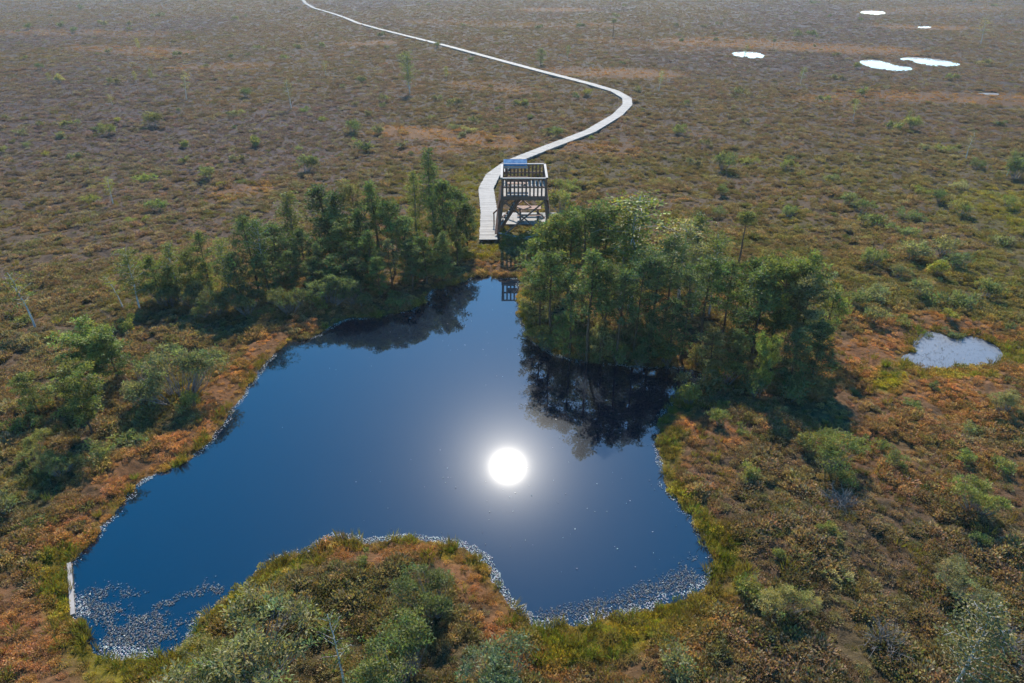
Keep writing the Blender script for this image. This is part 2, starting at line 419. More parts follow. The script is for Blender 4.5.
# ------------------------------------------------------------------ ground cover (uncountable): one object per kind, points + plant shapes, scattered by geometry nodes
def scatter(name, pts, rot, sc, tint, var, templates, mat):
    tv, tf, tc, tk, n = [], [], [], [], 0
    for k, (v, f, c) in enumerate(templates):
        tv.append(v); tf.append(f + n); tc.append(c); tk.append(np.full(len(v), k)); n += len(v)
    tv = np.concatenate(tv); N = len(pts)
    me = mesh_np(name, np.vstack([tv, pts]), np.concatenate(tf), mat, np.vstack([np.concatenate(tc), np.ones((N, 3))]))
    def attr(nm, typ, tmpl, val, key='value'):
        at = me.attributes.new(nm, typ, 'POINT'); at.data.foreach_set(key, np.concatenate([tmpl, val]).ravel())
    attr('spot', 'BOOLEAN', np.zeros(n, bool), np.ones(N, bool))
    attr('variant', 'INT', np.concatenate(tk).astype(np.int32), var.astype(np.int32))
    attr('turn', 'FLOAT_VECTOR', np.zeros((n, 3), np.float32), rot.astype(np.float32), 'vector')
    attr('size', 'FLOAT_VECTOR', np.ones((n, 3), np.float32), sc.astype(np.float32), 'vector')
    attr('tint', 'FLOAT_COLOR', np.ones((n, 4), np.float32), np.concatenate([tint, np.ones((N, 1))], 1).astype(np.float32), 'color')
    o = link(bpy.data.objects.new(name, me))
    g = bpy.data.node_groups.new(name, 'GeometryNodeTree')
    g.interface.new_socket('Geometry', in_out='INPUT', socket_type='NodeSocketGeometry')
    g.interface.new_socket('Geometry', in_out='OUTPUT', socket_type='NodeSocketGeometry')
    nn, ll = g.nodes, g.links
    gi, go = nn.new('NodeGroupInput'), nn.new('NodeGroupOutput')
    def named(nm, typ):
        a = nn.new('GeometryNodeInputNamedAttribute'); a.data_type = typ; a.inputs['Name'].default_value = nm
        return a.outputs['Attribute']
    sep = nn.new('GeometryNodeSeparateGeometry'); sep.domain = 'POINT'
    ll.new(gi.outputs[0], sep.inputs[0]); ll.new(named('spot', 'BOOLEAN'), sep.inputs[1])
    join = nn.new('GeometryNodeJoinGeometry')
    rest = sep.outputs[1]
    for k in range(len(templates)):
        s2 = nn.new('GeometryNodeSeparateGeometry'); s2.domain = 'POINT'
        cmpn = nn.new('FunctionNodeCompare'); cmpn.data_type = 'INT'; cmpn.operation = 'EQUAL'
        ii = [i for i in cmpn.inputs if i.type == 'INT']
        ll.new(named('variant', 'INT'), ii[0]); ii[1].default_value = k
        ll.new(rest, s2.inputs[0]); ll.new(cmpn.outputs[0], s2.inputs[1])
        gti = nn.new('GeometryNodeGeometryToInstance'); ll.new(s2.outputs[0], gti.inputs[0]); ll.new(gti.outputs[0], join.inputs[0])
    iop = nn.new('GeometryNodeInstanceOnPoints')
    ll.new(sep.outputs[0], iop.inputs['Points']); ll.new(join.outputs[0], iop.inputs['Instance'])
    iop.inputs['Pick Instance'].default_value = True
    ll.new(named('variant', 'INT'), iop.inputs['Instance Index'])
    e2r = nn.new('FunctionNodeEulerToRotation'); ll.new(named('turn', 'FLOAT_VECTOR'), e2r.inputs[0]); ll.new(e2r.outputs[0], iop.inputs['Rotation'])
    ll.new(named('size', 'FLOAT_VECTOR'), iop.inputs['Scale'])
    ll.new(iop.outputs[0], go.inputs[0])
    md = o.modifiers.new('scatter', 'NODES'); md.node_group = g
    return o
def clump_rgb(r, n, amt=.35):
    a = 1 + (r.random((n, 1)) - .5) * 2 * amt
    return np.clip(a * (1 + (r.random((n, 3)) - .5) * .25), .2, 2.5)
def tuft(seed, n=210, rad=.26, hgt=.24, ln=.060, wd=.027):
    r = np.random.default_rng(seed)
    th = r.random(n) * 2 * np.pi; q = np.sqrt(r.random(n)) * rad * .75
    lump = .7 + .5 * np.sin(th * 2 + seed) * .5
    zz = hgt * (.15 + .85 * r.random(n)) * np.sqrt(np.clip(1 - (q / rad) ** 2, 0, 1)) * lump
    cen = np.stack([np.cos(th) * q, np.sin(th) * q, zz * .75], 1)
    d = np.stack([np.cos(th) * (.35 + q / rad), np.sin(th) * (.35 + q / rad), .55 + .6 * r.random(n)], 1) + r.normal(size=(n, 3)) * .35
    v, f = leaves(cen, d, ln * (.6 + .8 * r.random(n)), wd * (.7 + .7 * r.random(n)), r)
    return v, f, np.repeat(clump_rgb(r, n, .45), 4, 0)
def sedge(seed, n=46, rad=.16, hgt=.42, wd=.022):
    r = np.random.default_rng(seed)
    th = r.random(n) * 2 * np.pi; q = np.sqrt(r.random(n)) * rad
    cen = np.stack([np.cos(th) * q, np.sin(th) * q, -.02 * np.ones(n)], 1)
    d = np.stack([np.cos(th) * .45, np.sin(th) * .45, np.ones(n)], 1) + r.normal(size=(n, 3)) * .2
    v, f = leaves(cen, d, hgt * (.5 + .7 * r.random(n)), wd, r)
    return v, f, np.repeat(clump_rgb(r, n, .35), 4, 0)
def sample_points(n, r0, r1, power, half=51):
    u = rng.random(n); e = 2 - power
    rr = (r0 ** e + u * (r1 ** e - r0 ** e)) ** (1 / e)
    a = np.radians((rng.random(n) * 2 - 1) * half)
    return np.sin(a) * rr, np.cos(a) * rr
BW_PX = [(488.5,239),(489,212),(486,188),(493,174.5),(511,161.5),(545,148),(590,131),(617,115),(627.5,104.5),(627,98),(615,91),(590,83.5),(545,72),(500,60),
 (450,46.5),(420,39),(402,34.5),(380,29),(358,23),(345,17.5),(330,12.5),(314,8),(306,3.5),(302,-1),(285,-6)]
BW = gpts(BW_PX, .45)
def dist_bw(x, y):
    best = np.full(x.shape, 1e9)
    for a, b in zip(BW[:-1], BW[1:]):
        e = b - a
        t = np.clip(((x - a[0]) * e[0] + (y - a[1]) * e[1]) / (e @ e), 0, 1)
        best = np.minimum(best, np.hypot(x - a[0] - t * e[0], y - a[1] - t * e[1]))
    return best
def cover():
    x1, y1 = sample_points(90000, 8, 45, .6)
    x2, y2 = sample_points(280000, 38, 420, 1.4)
    x, y = np.concatenate([x1, x2]), np.concatenate([y1, y2])
    d = shore(x, y); ok = (d > .06) & (dist_bw(x, y) > .75)
    x, y, d = x[ok], y[ok], d[ok]
    c, r, w = zones(x, y, d)
    N = len(x); dist = np.hypot(x, y)
    dens = fbm(x, y, .9, 3, 61)
    wet = np.maximum(r, w)
    keep = rng.random(N) < np.clip(.30 + .35 * sstep(40, 80, dist) + 1.5 * sstep(.3, .7, dens), 0, 1) * (1 - .35 * wet)
    x, y, d, c, r, w, dist, dens, wet = [k[keep] for k in (x, y, d, c, r, w, dist, dens, wet)]
    N = len(x)
    s = (.50 + .8 * rng.random(N) ** 1.5) * (.75 + .7 * sstep(.35, .75, dens)) * (1 - .45 * wet) * (1 + .7 * sstep(45, 200, dist))
    fv = sstep(40, 140, dist)[:, None]
    tint = c * (.85 + .20 * fv + (.85 - .5 * fv) * rng.random((N, 1))) * (1 + (rng.random((N, 3)) - .5) * .22)
    pale = (rng.random(N) < .07) & (wet < .5); tint[pale] = tint[pale] * .4 + np.array([.15, .125, .075])
    grn = (rng.random(N) < .15 - .12 * sstep(30, 80, dist)) & (wet < .6); tint[grn] = tint[grn] * .35 + np.array([.065, .070, .018])
    pts = np.stack([x, y, height(x, y, d) - .02], 1)
    rot = np.stack([(rng.random(N) - .5) * .5, (rng.random(N) - .5) * .5, rng.random(N) * 6.283], 1)
    sc = np.stack([s, s, s * (.7 + .6 * rng.random(N)) * (1 - .35 * sstep(45, 160, dist))], 1)
    T = [tuft(k) for k in range(6)]
    tag(scatter('heather', pts, rot, sc, tint, rng.integers(0, 6, N), T, M_TUFT), 'low brown and olive heather and moss covering the open bog', 'heather', kind='stuff')
    # sedge: along the shore and in the yellow-green wet belts
    x, y = sample_points(120000, 8, 60, .7)
    d = shore(x, y)
    _, r, w = zones(x, y, d)
    p = np.clip(np.where((d > -.03) & (d < .35), .45 * sstep(.4, .6, fbm(x, y, .8, 3, 33)), 0) + w * .8 * sstep(.3, .6, fbm(x, y, 1.1, 3, 35)) + .03, 0, 1) * (d > -.08) * (dist_bw(x, y) > .7)
    k = rng.random(len(x)) < p * .55
    x, y, d, r, w = x[k], y[k], d[k], r[k], w[k]; N = len(x)
    g = rng.random((N, 1))
    tint = np.array([.16, .135, .018]) * (1 - g) + np.array([.13, .085, .022]) * g
    lush = rng.random(N) < w * .5; tint[lush] = np.array([.115, .130, .016])
    tint = tint * (.7 + .6 * rng.random((N, 1)))
    s = .35 + .55 * rng.random(N)
    pts = np.stack([x, y, np.maximum(height(x, y, d), -.03)], 1)
    rot = np.stack([(rng.random(N) - .5) * .5, (rng.random(N) - .5) * .5, rng.random(N) * 6.283], 1)
    tag(scatter('sedge', pts, rot, np.stack([s, s, s], 1), tint, rng.integers(0, 4, N), [sedge(k + 40) for k in range(4)], M_TUFT),
        'yellow green sedge growing along the wet edge of the pond', 'sedge', kind='stuff')
cover()

def floating():
    r = np.random.default_rng(77)
    def disc(seed, n=7):
        q = np.random.default_rng(seed); th = np.linspace(0, 2 * np.pi, n, endpoint=False)
        rad = .018 * (.6 + .6 * q.random(n)); v = np.stack([np.cos(th) * rad * 1.3, np.sin(th) * rad * .8, .003 * q.normal(size=n)], 1)
        v = np.vstack([v, [[0, 0, .006]]])
        f = np.stack([np.arange(n), (np.arange(n) + 1) % n, np.full(n, n), np.full(n, n)], 1)[:, :3]
        return v, f, np.repeat(clump_rgb(q, 1, .2), n + 1, 0)
    T = [disc(k) for k in range(5)]
    lo, hi = pond_w.min(0), pond_w.max(0)
    x = lo[0] + (hi[0] - lo[0]) * r.random(800000); y = lo[1] + (hi[1] - lo[1]) * r.random(800000)
    keepA = np.hypot(x, y) < 60
    x, y = x[keepA], y[keepA]
    d = shore(x, y); m = (d < .02) & (d > -4.5); x, y, d = x[m], y[m], d[m]
    A = capsule([(110,640),(150,648),(178,640)], 1.1, x, y, 0) ; A2 = capsule([(95,605),(140,620),(190,612),(215,598)], .75, x, y, 0)
    B = capsule([(545,628),(610,610),(680,588),(704,565)], .55, x, y, 0)
    C = capsule([(196,640),(235,604),(285,565)], .40, x, y, 0)
    br = fbm(x, y, 1.3, 4, 71); br2 = fbm(x, y, .5, 3, 73)
    p = np.maximum(A * sstep(.42, .58, br) * .8, A2 * sstep(.48, .62, br) * .7)
    p = np.maximum(p, B * sstep(.42, .64, br) * .6); p = np.maximum(p, C * .8)
    near = capsule([(320,545),(400,542),(470,552),(500,590),(530,630)], .5, x, y, 0)
    fr = (d > -.20) * sstep(.38, .64, br2 * .5 + br * .5) * .42
    p = np.maximum(p, fr); p = np.maximum(p, near * (d > -.24) * .7)
    p = np.maximum(p, .0010 * sstep(12, 22, np.hypot(x + 40, y) - 25))
    k = r.random(len(x)) < p * .9
    x, y, d = x[k], y[k], d[k]
    xs = small_w.min(0)[0] + (np.ptp(small_w[:, 0])) * r.random(9000); ys = small_w.min(0)[1] + np.ptp(small_w[:, 1]) * r.random(9000)
    ds = shore(xs, ys); q = (ds < 0) & (r.random(9000) < .45 * fbm(xs, ys, 1.2, 3, 79))
    x = np.concatenate([x, xs[q]]); y = np.concatenate([y, ys[q]]); N = len(x)
    s = (.45 + .75 * r.random(N))
    fri = np.concatenate([d, np.full(int(q.sum()), -1.0)])
    fri = (fri > -.30) | ((fri < -1.2) & (fri > -20) & (x > -6) & (y > 14))
    tint = np.where(fri[:, None], np.array([.30, .285, .27]), np.array([.115, .105, .097])) * (.4 + 1.0 * r.random((N, 1)))  # shore-edge and open-water leaves get a pale tint imitating sun sparkle
    rot = np.stack([r.normal(size=N) * .10, r.normal(size=N) * .10, r.random(N) * 6.283], 1)
    tag(scatter('leaves_and_glints', np.stack([x, y, .012 + .02 * r.random(N)], 1), rot, np.stack([s, s, s], 1), tint, r.integers(0, 5, N), T, M_FLOAT),
        'floating leaves and pale tinted-in sun sparkles on the dark pond along its shore', 'floating leaves', kind='stuff')
floating()

# ------------------------------------------------------------------ boardwalk, platform, tower
def resample(p, step):
    seg = np.hypot(*np.diff(p, axis=0).T); s = np.concatenate([[0], np.cumsum(seg)])
    t = np.arange(0, s[-1], step)
    return np.stack([np.interp(t, s, p[:, 0]), np.interp(t, s, p[:, 1])], 1)
def boardwalk():
    p = resample(BW, .155)
    q = p.copy()
    for _ in range(2): q[1:-1] = (q[:-2] + q[1:-1] * 2 + q[2:]) / 4
    t = np.gradient(q, axis=0); t /= np.hypot(t[:, 0], t[:, 1])[:, None]
    nrm = np.stack([-t[:, 1], t[:, 0]], 1)
    T = Tubes(); hw = .58
    for i in range(len(q)):
        w = hw + random.uniform(-.02, .02); c = random.uniform(.78, 1.12); dz = random.uniform(-.006, .006)
        T.bar((*(q[i] - nrm[i] * w), .43 + dz), (*(q[i] + nrm[i] * w), .43 + dz), .143, .04, c=c)
    root = T.obj('boardwalk', M_DECK); tag(root, kind='structure')
    S = Tubes()
    j = np.arange(0, len(q), 8)
    for s in (-.5, .5):
        e = q[j] + nrm[j] * s
        for a, b in zip(e[:-1], e[1:]): S.bar((*a, .32), (*b, .32), .07, .17)
    for i in j[::2]:
        for s in (-.44, .44):
            e = q[i] + nrm[i] * s; S.bar((*e, -.2), (*e, .30), .1, .1)
    S.obj('stringer', M_UNDER, root)
boardwalk()

def tower():
    X0, X1, Y0, Y1 = -.64, 2.14, 41.2, 44.5      # platform outline
    ZD, ZR = 3.02, 4.14
    cx, cy = (X0 + X1) / 2, (Y0 + Y1) / 2
    root = link(bpy.data.objects.new('observation_tower', None)); root.location = (cx, cy, .2)
    tag(root, 'brown wooden observation tower with railed platform standing at the head of the pond', 'tower')
    def put(T, name, mat):
        for i in range(len(T.v)): T.v[i] = T.v[i] - np.array([cx, cy, .2])
        return T.obj(name, mat, root)
    corners = [(X0, Y0), (X1, Y0), (X1, Y1), (X0, Y1)]
    foot = lambda c: (c[0] + (-.32 if c[0] < cx else .32), c[1] + (-.15 if c[1] < cy else .15), -.1)
    inn = lambda c: (c[0] + (.08 if c[0] < cx else -.08), c[1] + (.08 if c[1] < cy else -.08))
    def on(c, z):                                 # point on a leg
        f = np.array(foot(c)); t = np.array([*inn(c), ZD - .1]); return f + (t - f) * ((z - f[2]) / (t[2] - f[2]))
    for c in corners:
        T = Tubes(); T.bar(foot(c), (*inn(c), ZD - .1), .17, .17); put(T, 'leg', M_DARKW)
    T = Tubes()
    n = 22
    for i in range(n):
        y = Y0 + (Y1 - Y0) * (i + .5) / n
        T.bar((X0, y, ZD), (X1, y, ZD), .14, .045, c=random.uniform(.8, 1.1))
    put(T, 'deck', M_DECK)
    T = Tubes()
    for y in (Y0 - .03, Y1 + .03): T.bar((X0 - .03, y, ZD - .12), (X1 + .03, y, ZD - .12), .06, .26)
    for x in (X0 - .03, X1 + .03): T.bar((x, Y0, ZD - .125), (x, Y1, ZD - .125), .06, .26)
    for k in range(3): T.bar((X0, Y0 + .8 * (k + 1), ZD - .13), (X1, Y0 + .8 * (k + 1), ZD - .13), .08, .18)
    put(T, 'frame', M_DARKW)
    for a, b in zip(corners, corners[1:] + corners[:1]):
        a, b = np.array(a), np.array(b); L = np.linalg.norm(b - a); u = (b - a) / L
        T = Tubes(); m = int(L / .235)
        for i in range(m + 1):
            p = a + u * (.07 + (L - .14) * i / m)
            T.bar((*p, ZD - .18), (*p, ZR - .03), .105 if abs(u[0]) > .5 else .03, .03 if abs(u[0]) > .5 else .105)
        o = put(T, 'railing', M_DARKW)
        T = Tubes(); T.bar((*(a - u * .07), ZR), (*(b + u * .067), ZR), .14, .05)
        for i in range(len(T.v)): T.v[i] = T.v[i] - np.array([cx, cy, .2])
        T.obj('handrail', M_PALE, o)
        T = Tubes(); T.bar((*(a + u * .05), ZD + .55), (*(b - u * .05), ZD + .55), .05, .09)
        for i in range(len(T.v)): T.v[i] = T.v[i] - np.array([cx, cy, .2])
        T.obj('middle_rail', M_DARKW, o)
    for q, (i, j) in enumerate(((0, 1), (1, 0), (3, 2), (2, 3))):      # crossed braces front and back
        y_off = np.array([0, (-.11 if q % 2 else -.16) * (1 if q < 2 else -1), 0])
        T = Tubes(); T.bar(on(corners[i], .25) + y_off, on(corners[j], ZD - .25) + y_off, .05, .19, up=(0, 1, 0)); put(T, 'brace', M_DARKW)
    for q, (i, j) in enumerate(((0, 3), (3, 0), (1, 2), (2, 1))):      # and on the sides
        x_off = np.array([(-.11 if q % 2 else -.16) * (1 if q < 2 else -1), 0, 0])
        T = Tubes(); T.bar(on(corners[i], .6) + x_off, on(corners[j], ZD - .3) + x_off, .05, .15, up=(1, 0, 0)); put(T, 'brace', M_DARKW)
    for q, (i, j) in enumerate(((0, 1), (1, 0))):                       # low pale braces at the foot
        y_off = np.array([0, -.22 - .06 * q, 0])
        T = Tubes(); T.bar(on(corners[i], .05) + y_off, on(corners[j], .75) + y_off, .05, .15, up=(0, 1, 0)); put(T, 'brace', M_PALE)
    # stair from the lower platform up to the deck along the left side
    T = Tubes(); a, b = np.array([X0 - .1, Y0 + 1.2, .45]), np.array([X0 + 1.45, Y0 + 1.2, ZD - .02])
    for s in (0, .8): T.bar(a + (0, s, 0), b + (0, s, 0), .05, .2)
    put(T, 'stair_stringer', M_DARKW)
    T = Tubes()
    for k in range(9):
        p = a + (b - a) * (k + .7) / 9.5; T.bar(p + (0, .03, 0), p + (0, .77, 0), .24, .04)
    put(T, 'stair_tread', M_PALE)
    T = Tubes(); T.bar(a + (-.5, .84, .75), b + (0, .84, .1), .06, .09); T.bar(a + (-.45, .84, -.3), a + (-.45, .84, .85), .08, .08)
    put(T, 'stair_handrail', M_DARKW)
    # bench inside the platform
    bn = link(bpy.data.objects.new('bench', None)); bn.location = (X0 + 1.0, Y0 + 1.1, ZD + .025)
    tag(bn, 'dark wooden bench with a backrest on the tower platform', 'bench')
    T = Tubes(); T.bar((-.65, 0, .45), (.65, 0, .45), .32, .05); T.obj('seat', M_DARKW, bn)
    T = Tubes(); T.bar((-.65, -.2, .78), (.65, -.2, .78), .04, .34); T.obj('backrest', M_DARKW, bn)
    for s in (-.55, .55):
        T = Tubes(); T.bar((s, -.1, 0), (s, -.1, .425), .08, .3); T.obj('leg', M_DARKW, bn)
    # information board on the back rail
    ib = link(bpy.data.objects.new('information_board', None)); ib.location = (X0 + .85, Y1 - .12, ZD + .025)
    tag(ib, 'blue information board leaning over the back rail of the tower platform', 'information board')
    for s in (-.62, .62):
        T = Tubes(); T.bar((s, 0, 0), (s, 0, .85), .09, .09); T.obj('post', M_DARKW, ib)
    T = Tubes(); T.bar((-.82, -.12, .92), (.82, -.12, .92), .06, .10); T.obj('lower_edge', M_PALE, ib)
    T = Tubes(); T.bar((-.80, .22, 1.14), (.80, .22, 1.14), .60, .05, up=(0, -.55, .83)); T.obj('backing', M_DARKW, ib)
    m, n, l, out = new_mat('printed_panel')
    p = n.new('ShaderNodeBsdfPrincipled'); p.inputs['Roughness'].default_value = .35
    g = n.new('ShaderNodeNewGeometry'); t = n.new('ShaderNodeTexNoise'); t.inputs['Scale'].default_value = 4; l.new(g.outputs['Position'], t.inputs['Vector'])
    cr = n.new('ShaderNodeValToRGB'); cr.color_ramp.elements[0].position = .42; cr.color_ramp.elements[0].color = (.035, .13, .26, 1)
    cr.color_ramp.elements[1].position = .66; cr.color_ramp.elements[1].color = (.13, .26, .36, 1)
    l.new(t.outputs['Fac'], cr.inputs[0]); l.new(cr.outputs[0], p.inputs['Base Color']); l.new(p.outputs[0], out.inputs[0])
    T = Tubes(); off = np.array([0, -.55, .83]) * .032
    T.bar(np.array([-.76, .22, 1.14]) + off, np.array([.76, .22, 1.14]) + off, .54, .014, up=(0, -.55, .83)); T.obj('printed_panel', m, ib)
    # lower platform joining the boardwalk
    T = Tubes(); PX0, PX1, PY0, PY1 = -1.02, 2.55, 43.4, 45.75
    n = 15
    for i in range(n):
        y = PY0 + (PY1 - PY0) * (i + .5) / n
        T.bar((PX0, y, .40), (PX1, y, .40), .145, .04, c=random.uniform(.8, 1.1))
    for i in range(5):
        y = PY1 - .08 - .155 * i
        T.bar((PX1 + .02, y, .405), (PX1 + .75, y, .405), .145, .04, c=random.uniform(.85, 1.1))
    pl = T.obj('wooden_platform', M_DECK); tag(pl, 'pale low plank platform under the tower, joined to the boardwalk', 'platform')
    S = Tubes()
    for y in (PY0 + .05, (PY0 + PY1) / 2, PY1 - .05): S.bar((PX0 + .05, y, .29), (PX1 - .05, y, .29), .08, .17)
    for x in (PX0 + .1, cx, PX1 - .1):
        for y in (PY0 + .1, PY1 - .1): S.bar((x, y, -.2), (x, y, .21), .11, .11)
    S.obj('joist', M_UNDER, pl)
    # picnic table under the tower
    pt = link(bpy.data.objects.new('picnic_table', None)); pt.location = (1.15, 44.6, .42)
    tag(pt, 'dark wooden picnic table with two benches under the tower', 'picnic table')
    T = Tubes()
    for k in range(4): T.bar((-.8, -.27 + .18 * k, .74), (.8, -.27 + .18 * k, .74), .17, .04)
    T.obj('tabletop', M_DARKW, pt)
    for s in (-.68, .68):
        T = Tubes(); T.bar((-.8, s, .44), (.8, s, .44), .26, .04); T.obj('seat', M_DARKW, pt)
    for s in (-.6, .6):
        T = Tubes(); T.bar((s, -.62, 0), (s, -.2, .71), .05, .1, up=(1, 0, 0)); T.bar((s, .62, 0), (s, .2, .71), .05, .1, up=(1, 0, 0)); T.bar((s + .052, -.75, .39), (s + .052, .75, .39), .05, .09)
        T.obj('leg', M_DARKW, pt)
tower()
# the plank at the left shore
a, b = ground(69, 563, .08), ground(72.5, 614, .08)
T = Tubes()
T.bar((*a, .07), (*b, .05), .11, .06); T.bar((a[0] + .02, a[1] - .2, -.45), (a[0] + .02, a[1] - .2, .035), .07, .07); T.bar((b[0] + .02, b[1] + .3, -.45), (b[0] + .02, b[1] + .3, .02), .07, .07)
tag(T.obj('wooden_plank', M_PALE), 'long pale grey plank lying along the left shore of the pond', 'plank')

# ------------------------------------------------------------------ trees
def stack(parts):
    vs, fs, cs, n = [], [], [], 0
    for v, f, c in parts: vs.append(v); fs.append(f + n); cs.append(c); n += len(v)
    return np.concatenate(vs), np.concatenate(fs), np.concatenate(cs)
def cluster(r, c, rad, n, ln, wd, tone, up=.35):
    d = r.normal(size=(n, 3)); d[:, 2] = d[:, 2] * .75 + up; d /= np.linalg.norm(d, axis=1)[:, None]
    cen = c + d * rad * (r.random((n, 1)) ** .6) * np.array([1, 1, .7])
    v, f = leaves(cen, d + r.normal(size=(n, 3)) * .5, ln * (.6 + .8 * r.random(n)), wd * (.7 + .6 * r.random(n)), r)
    col_ = tone * (1 + (r.random((n, 1)) - .5) * .3)
    return v, f, np.repeat(np.broadcast_to(col_, (n, 3)), 4, 0)
def tone_of(r, spread=.55):
    t = 1 + (r.random() - .5) * 2 * spread
    return np.clip(np.array([t * (1 + .22 * r.normal() * .6), t, t * (1 - .2 * r.random())]), .25, 2.2)
def wob(r, n, amp): return np.cumsum(r.normal(size=(n, 3)) * np.array([1, 1, 0]) * amp, 0)
def make_pine(seed, H=6.0, start=.45, rad=1.25, limbs=24, dense=1.0, shape='round'):
    r = np.random.default_rng(seed)
    T = Tubes(); k = 9
    zz = np.linspace(0, H, k); tr = np.stack([np.zeros(k), np.zeros(k), zz], 1) + wob(r, k, .05) * np.linspace(0, 1, k)[:, None]
    T.tube(tr, np.linspace(.085, .02, k) * (H / 6) ** .5, 7)
    parts = []
    at = lambda h: np.array([np.interp(h, zz, tr[:, i]) for i in range(3)])
    for i in range(limbs):
        u = (i + r.random()) / limbs
        h = H * (start + (1 - start) * u ** .9) * .985
        if shape == 'round': prof = (math.sin(math.pi * min(1, .18 + .80 * u)) ** .75)
        elif shape == 'flat': prof = .35 + .75 * u if u < .85 else .7
        else: prof = (1 - u) ** .8 + .08
        L = rad * prof * r.uniform(.65, 1.2); az = i * 2.4 + r.normal() * .5
        el = r.uniform(.05, .5) + (.5 * u if shape != 'cone' else .1)
        p0 = at(h); dirn = np.array([math.cos(az) * math.cos(el), math.sin(az) * math.cos(el), math.sin(el)])
        p1 = p0 + dirn * L; pm = p0 + dirn * L * .5 - np.array([0, 0, .06 * L])
        T.tube([p0, pm, p1], [.022, .015, .006], 4)
        nc = max(2, int((3.0 + L * 5.2) * dense))
        for q in range(nc):
            s = .30 + .75 * (q + r.random()) / nc
            c = p0 + (p1 - p0) * s + r.normal(size=3) * np.array([.14, .14, .07]) * (.5 + L * .5)
            parts.append(cluster(r, c, r.uniform(.15, .27), int(32 * dense), .14, .054, tone_of(r, .6)))
    for q in range(int(5 * dense)):
        parts.append(cluster(r, at(H * r.uniform(.93, 1.0)) + r.normal(size=3) * .1, .2, 26, .15, .042, tone_of(r)))
    for i in range(6):                            # dead stubs below the crown
        h = H * start * r.uniform(.35, 1); az = r.random() * 6.28; p0 = at(h); L = r.uniform(.2, .6)
        T.tube([p0, p0 + np.array([math.cos(az), math.sin(az), -.1]) * L], [.014, .004], 4)
    v, f, c = stack(parts)
    return T, (v, f, c)
def make_birch(seed, H=5.5, start=.3, rad=.95, n=36, dense=1.0, lean=0.0):
    r = np.random.default_rng(seed); T = Tubes(); k = 9
    zz = np.linspace(0, H, k); tr = np.stack([lean * (zz / H) ** 1.3, np.zeros(k), zz], 1) + wob(r, k, .06) * np.linspace(0, 1, k)[:, None]
    T.tube(tr, np.linspace(.06, .012, k) * (H / 5) ** .5, 6)
    at = lambda h: np.array([np.interp(h, zz, tr[:, i]) for i in range(3)])
    parts = []
    for i in range(n):
        u = (i + r.random()) / n; h = H * (start + (1 - start) * u) * .97
        L = rad * (math.sin(math.pi * (.12 + .80 * u)) ** .8) * r.uniform(.6, 1.25); az = i * 2.4 + r.normal() * .6; el = r.uniform(.35, 1.0)
        p0 = at(h); dirn = np.array([math.cos(az) * math.cos(el), math.sin(az) * math.cos(el), math.sin(el)])
        p1 = p0 + dirn * L; p2 = p1 + np.array([dirn[0], dirn[1], -.4]) * L * .25
        T.tube([p0, (p0 + p1) / 2 - np.array([0, 0, .03]), p1, p2], [.014, .010, .006, .002], 4)
        m = int((5 + 10 * L) * dense)
        for q in range(m):
            s = r.uniform(.25, 1.15); c = p0 + (p1 - p0) * s + r.normal(size=3) * .13 * (.6 + L)
            parts.append(cluster(r, c, .13, 9, .085, .06, tone_of(r, .4), .0))
    return T, stack(parts)
def make_shrub(seed, rad=.6, H=.8, n=46, spread=.5, leafn=22, ln=.12, wd=.036):
    r = np.random.default_rng(seed); T = Tubes(); parts = []
    lob = [(r.normal() * .45 * rad, r.normal() * .45 * rad, H * r.uniform(.55, 1.0), rad * r.uniform(.4, .7)) for _ in range(5)]
    for i in range(n):
        lx, ly, lh, lr = lob[i % 5]
        d = r.normal(size=3); d[2] = abs(d[2]); d /= np.linalg.norm(d)
        c = np.array([lx, ly, lh - lr * .8]) + d * lr * r.uniform(.6, 1.0) * np.array([1, 1, .9]); c[2] = max(c[2], .10)
        parts.append(cluster(r, c, r.uniform(.09, .17), leafn, ln, wd, tone_of(r, spread)))
        if i % 4 == 0:
            b = np.array([lx * .3, ly * .3, -.05]); mid = (b + c) / 2 + r.normal(size=3) * .05
            T.tube([b, mid, c + d * .06], [.016, .010, .003], 4)
    return T, stack(parts)
def make_bare(seed, rad=.55, H=.9, n=60):
    r = np.random.default_rng(seed); T = Tubes()
    for i in range(n):
        az = r.random() * 6.28; el = r.uniform(.35, 1.4); L = H * r.uniform(.5, 1.1)
        d = np.array([math.cos(az) * math.cos(el), math.sin(az) * math.cos(el), math.sin(el)])
        b = r.normal(size=3) * np.array([.18, .18, 0]) * rad; m = b + d * L * .55 + r.normal(size=3) * .05; e = b + d * L + r.normal(size=3) * .1
        T.tube([b, m, e], [.012, .008, .003], 4)
        for _ in range(3):
            s = r.uniform(.4, .9); p = b + (e - b) * s; T.tube([p, p + (d + r.normal(size=3) * .7) * L * .25], [.006, .002], 3)
    return T
LIB = {}
def lib(kind, variants, trunk_mat, leaf_mat):
    """one thing per variant, kept to be copied: (height, trunk mesh, crown mesh)"""
    LIB[kind] = []
    for k, (T, crown) in enumerate(variants):
        tm = T.mesh(kind + '_trunk', trunk_mat, True)
        v, f, c = crown
        LIB[kind].append((float(v[:, 2].max()), tm, mesh_np(kind + '_crown', v, f, leaf_mat, c)))
lib('pine', [make_pine(100 + k, 6, .42 + .04 * (k % 3), 1.05 + .14 * (k % 4), 18 + 2 * k, .9, ('round', 'round', 'flat', 'round', 'cone', 'round')[k]) for k in range(6)], M_BARK, M_NEEDLE)
lib('bushy', [make_pine(200 + k, 4.6, .14, 1.15 + .1 * k, 28 + 2 * k, .9, 'round') for k in range(4)], M_BARK, M_NEEDLE)
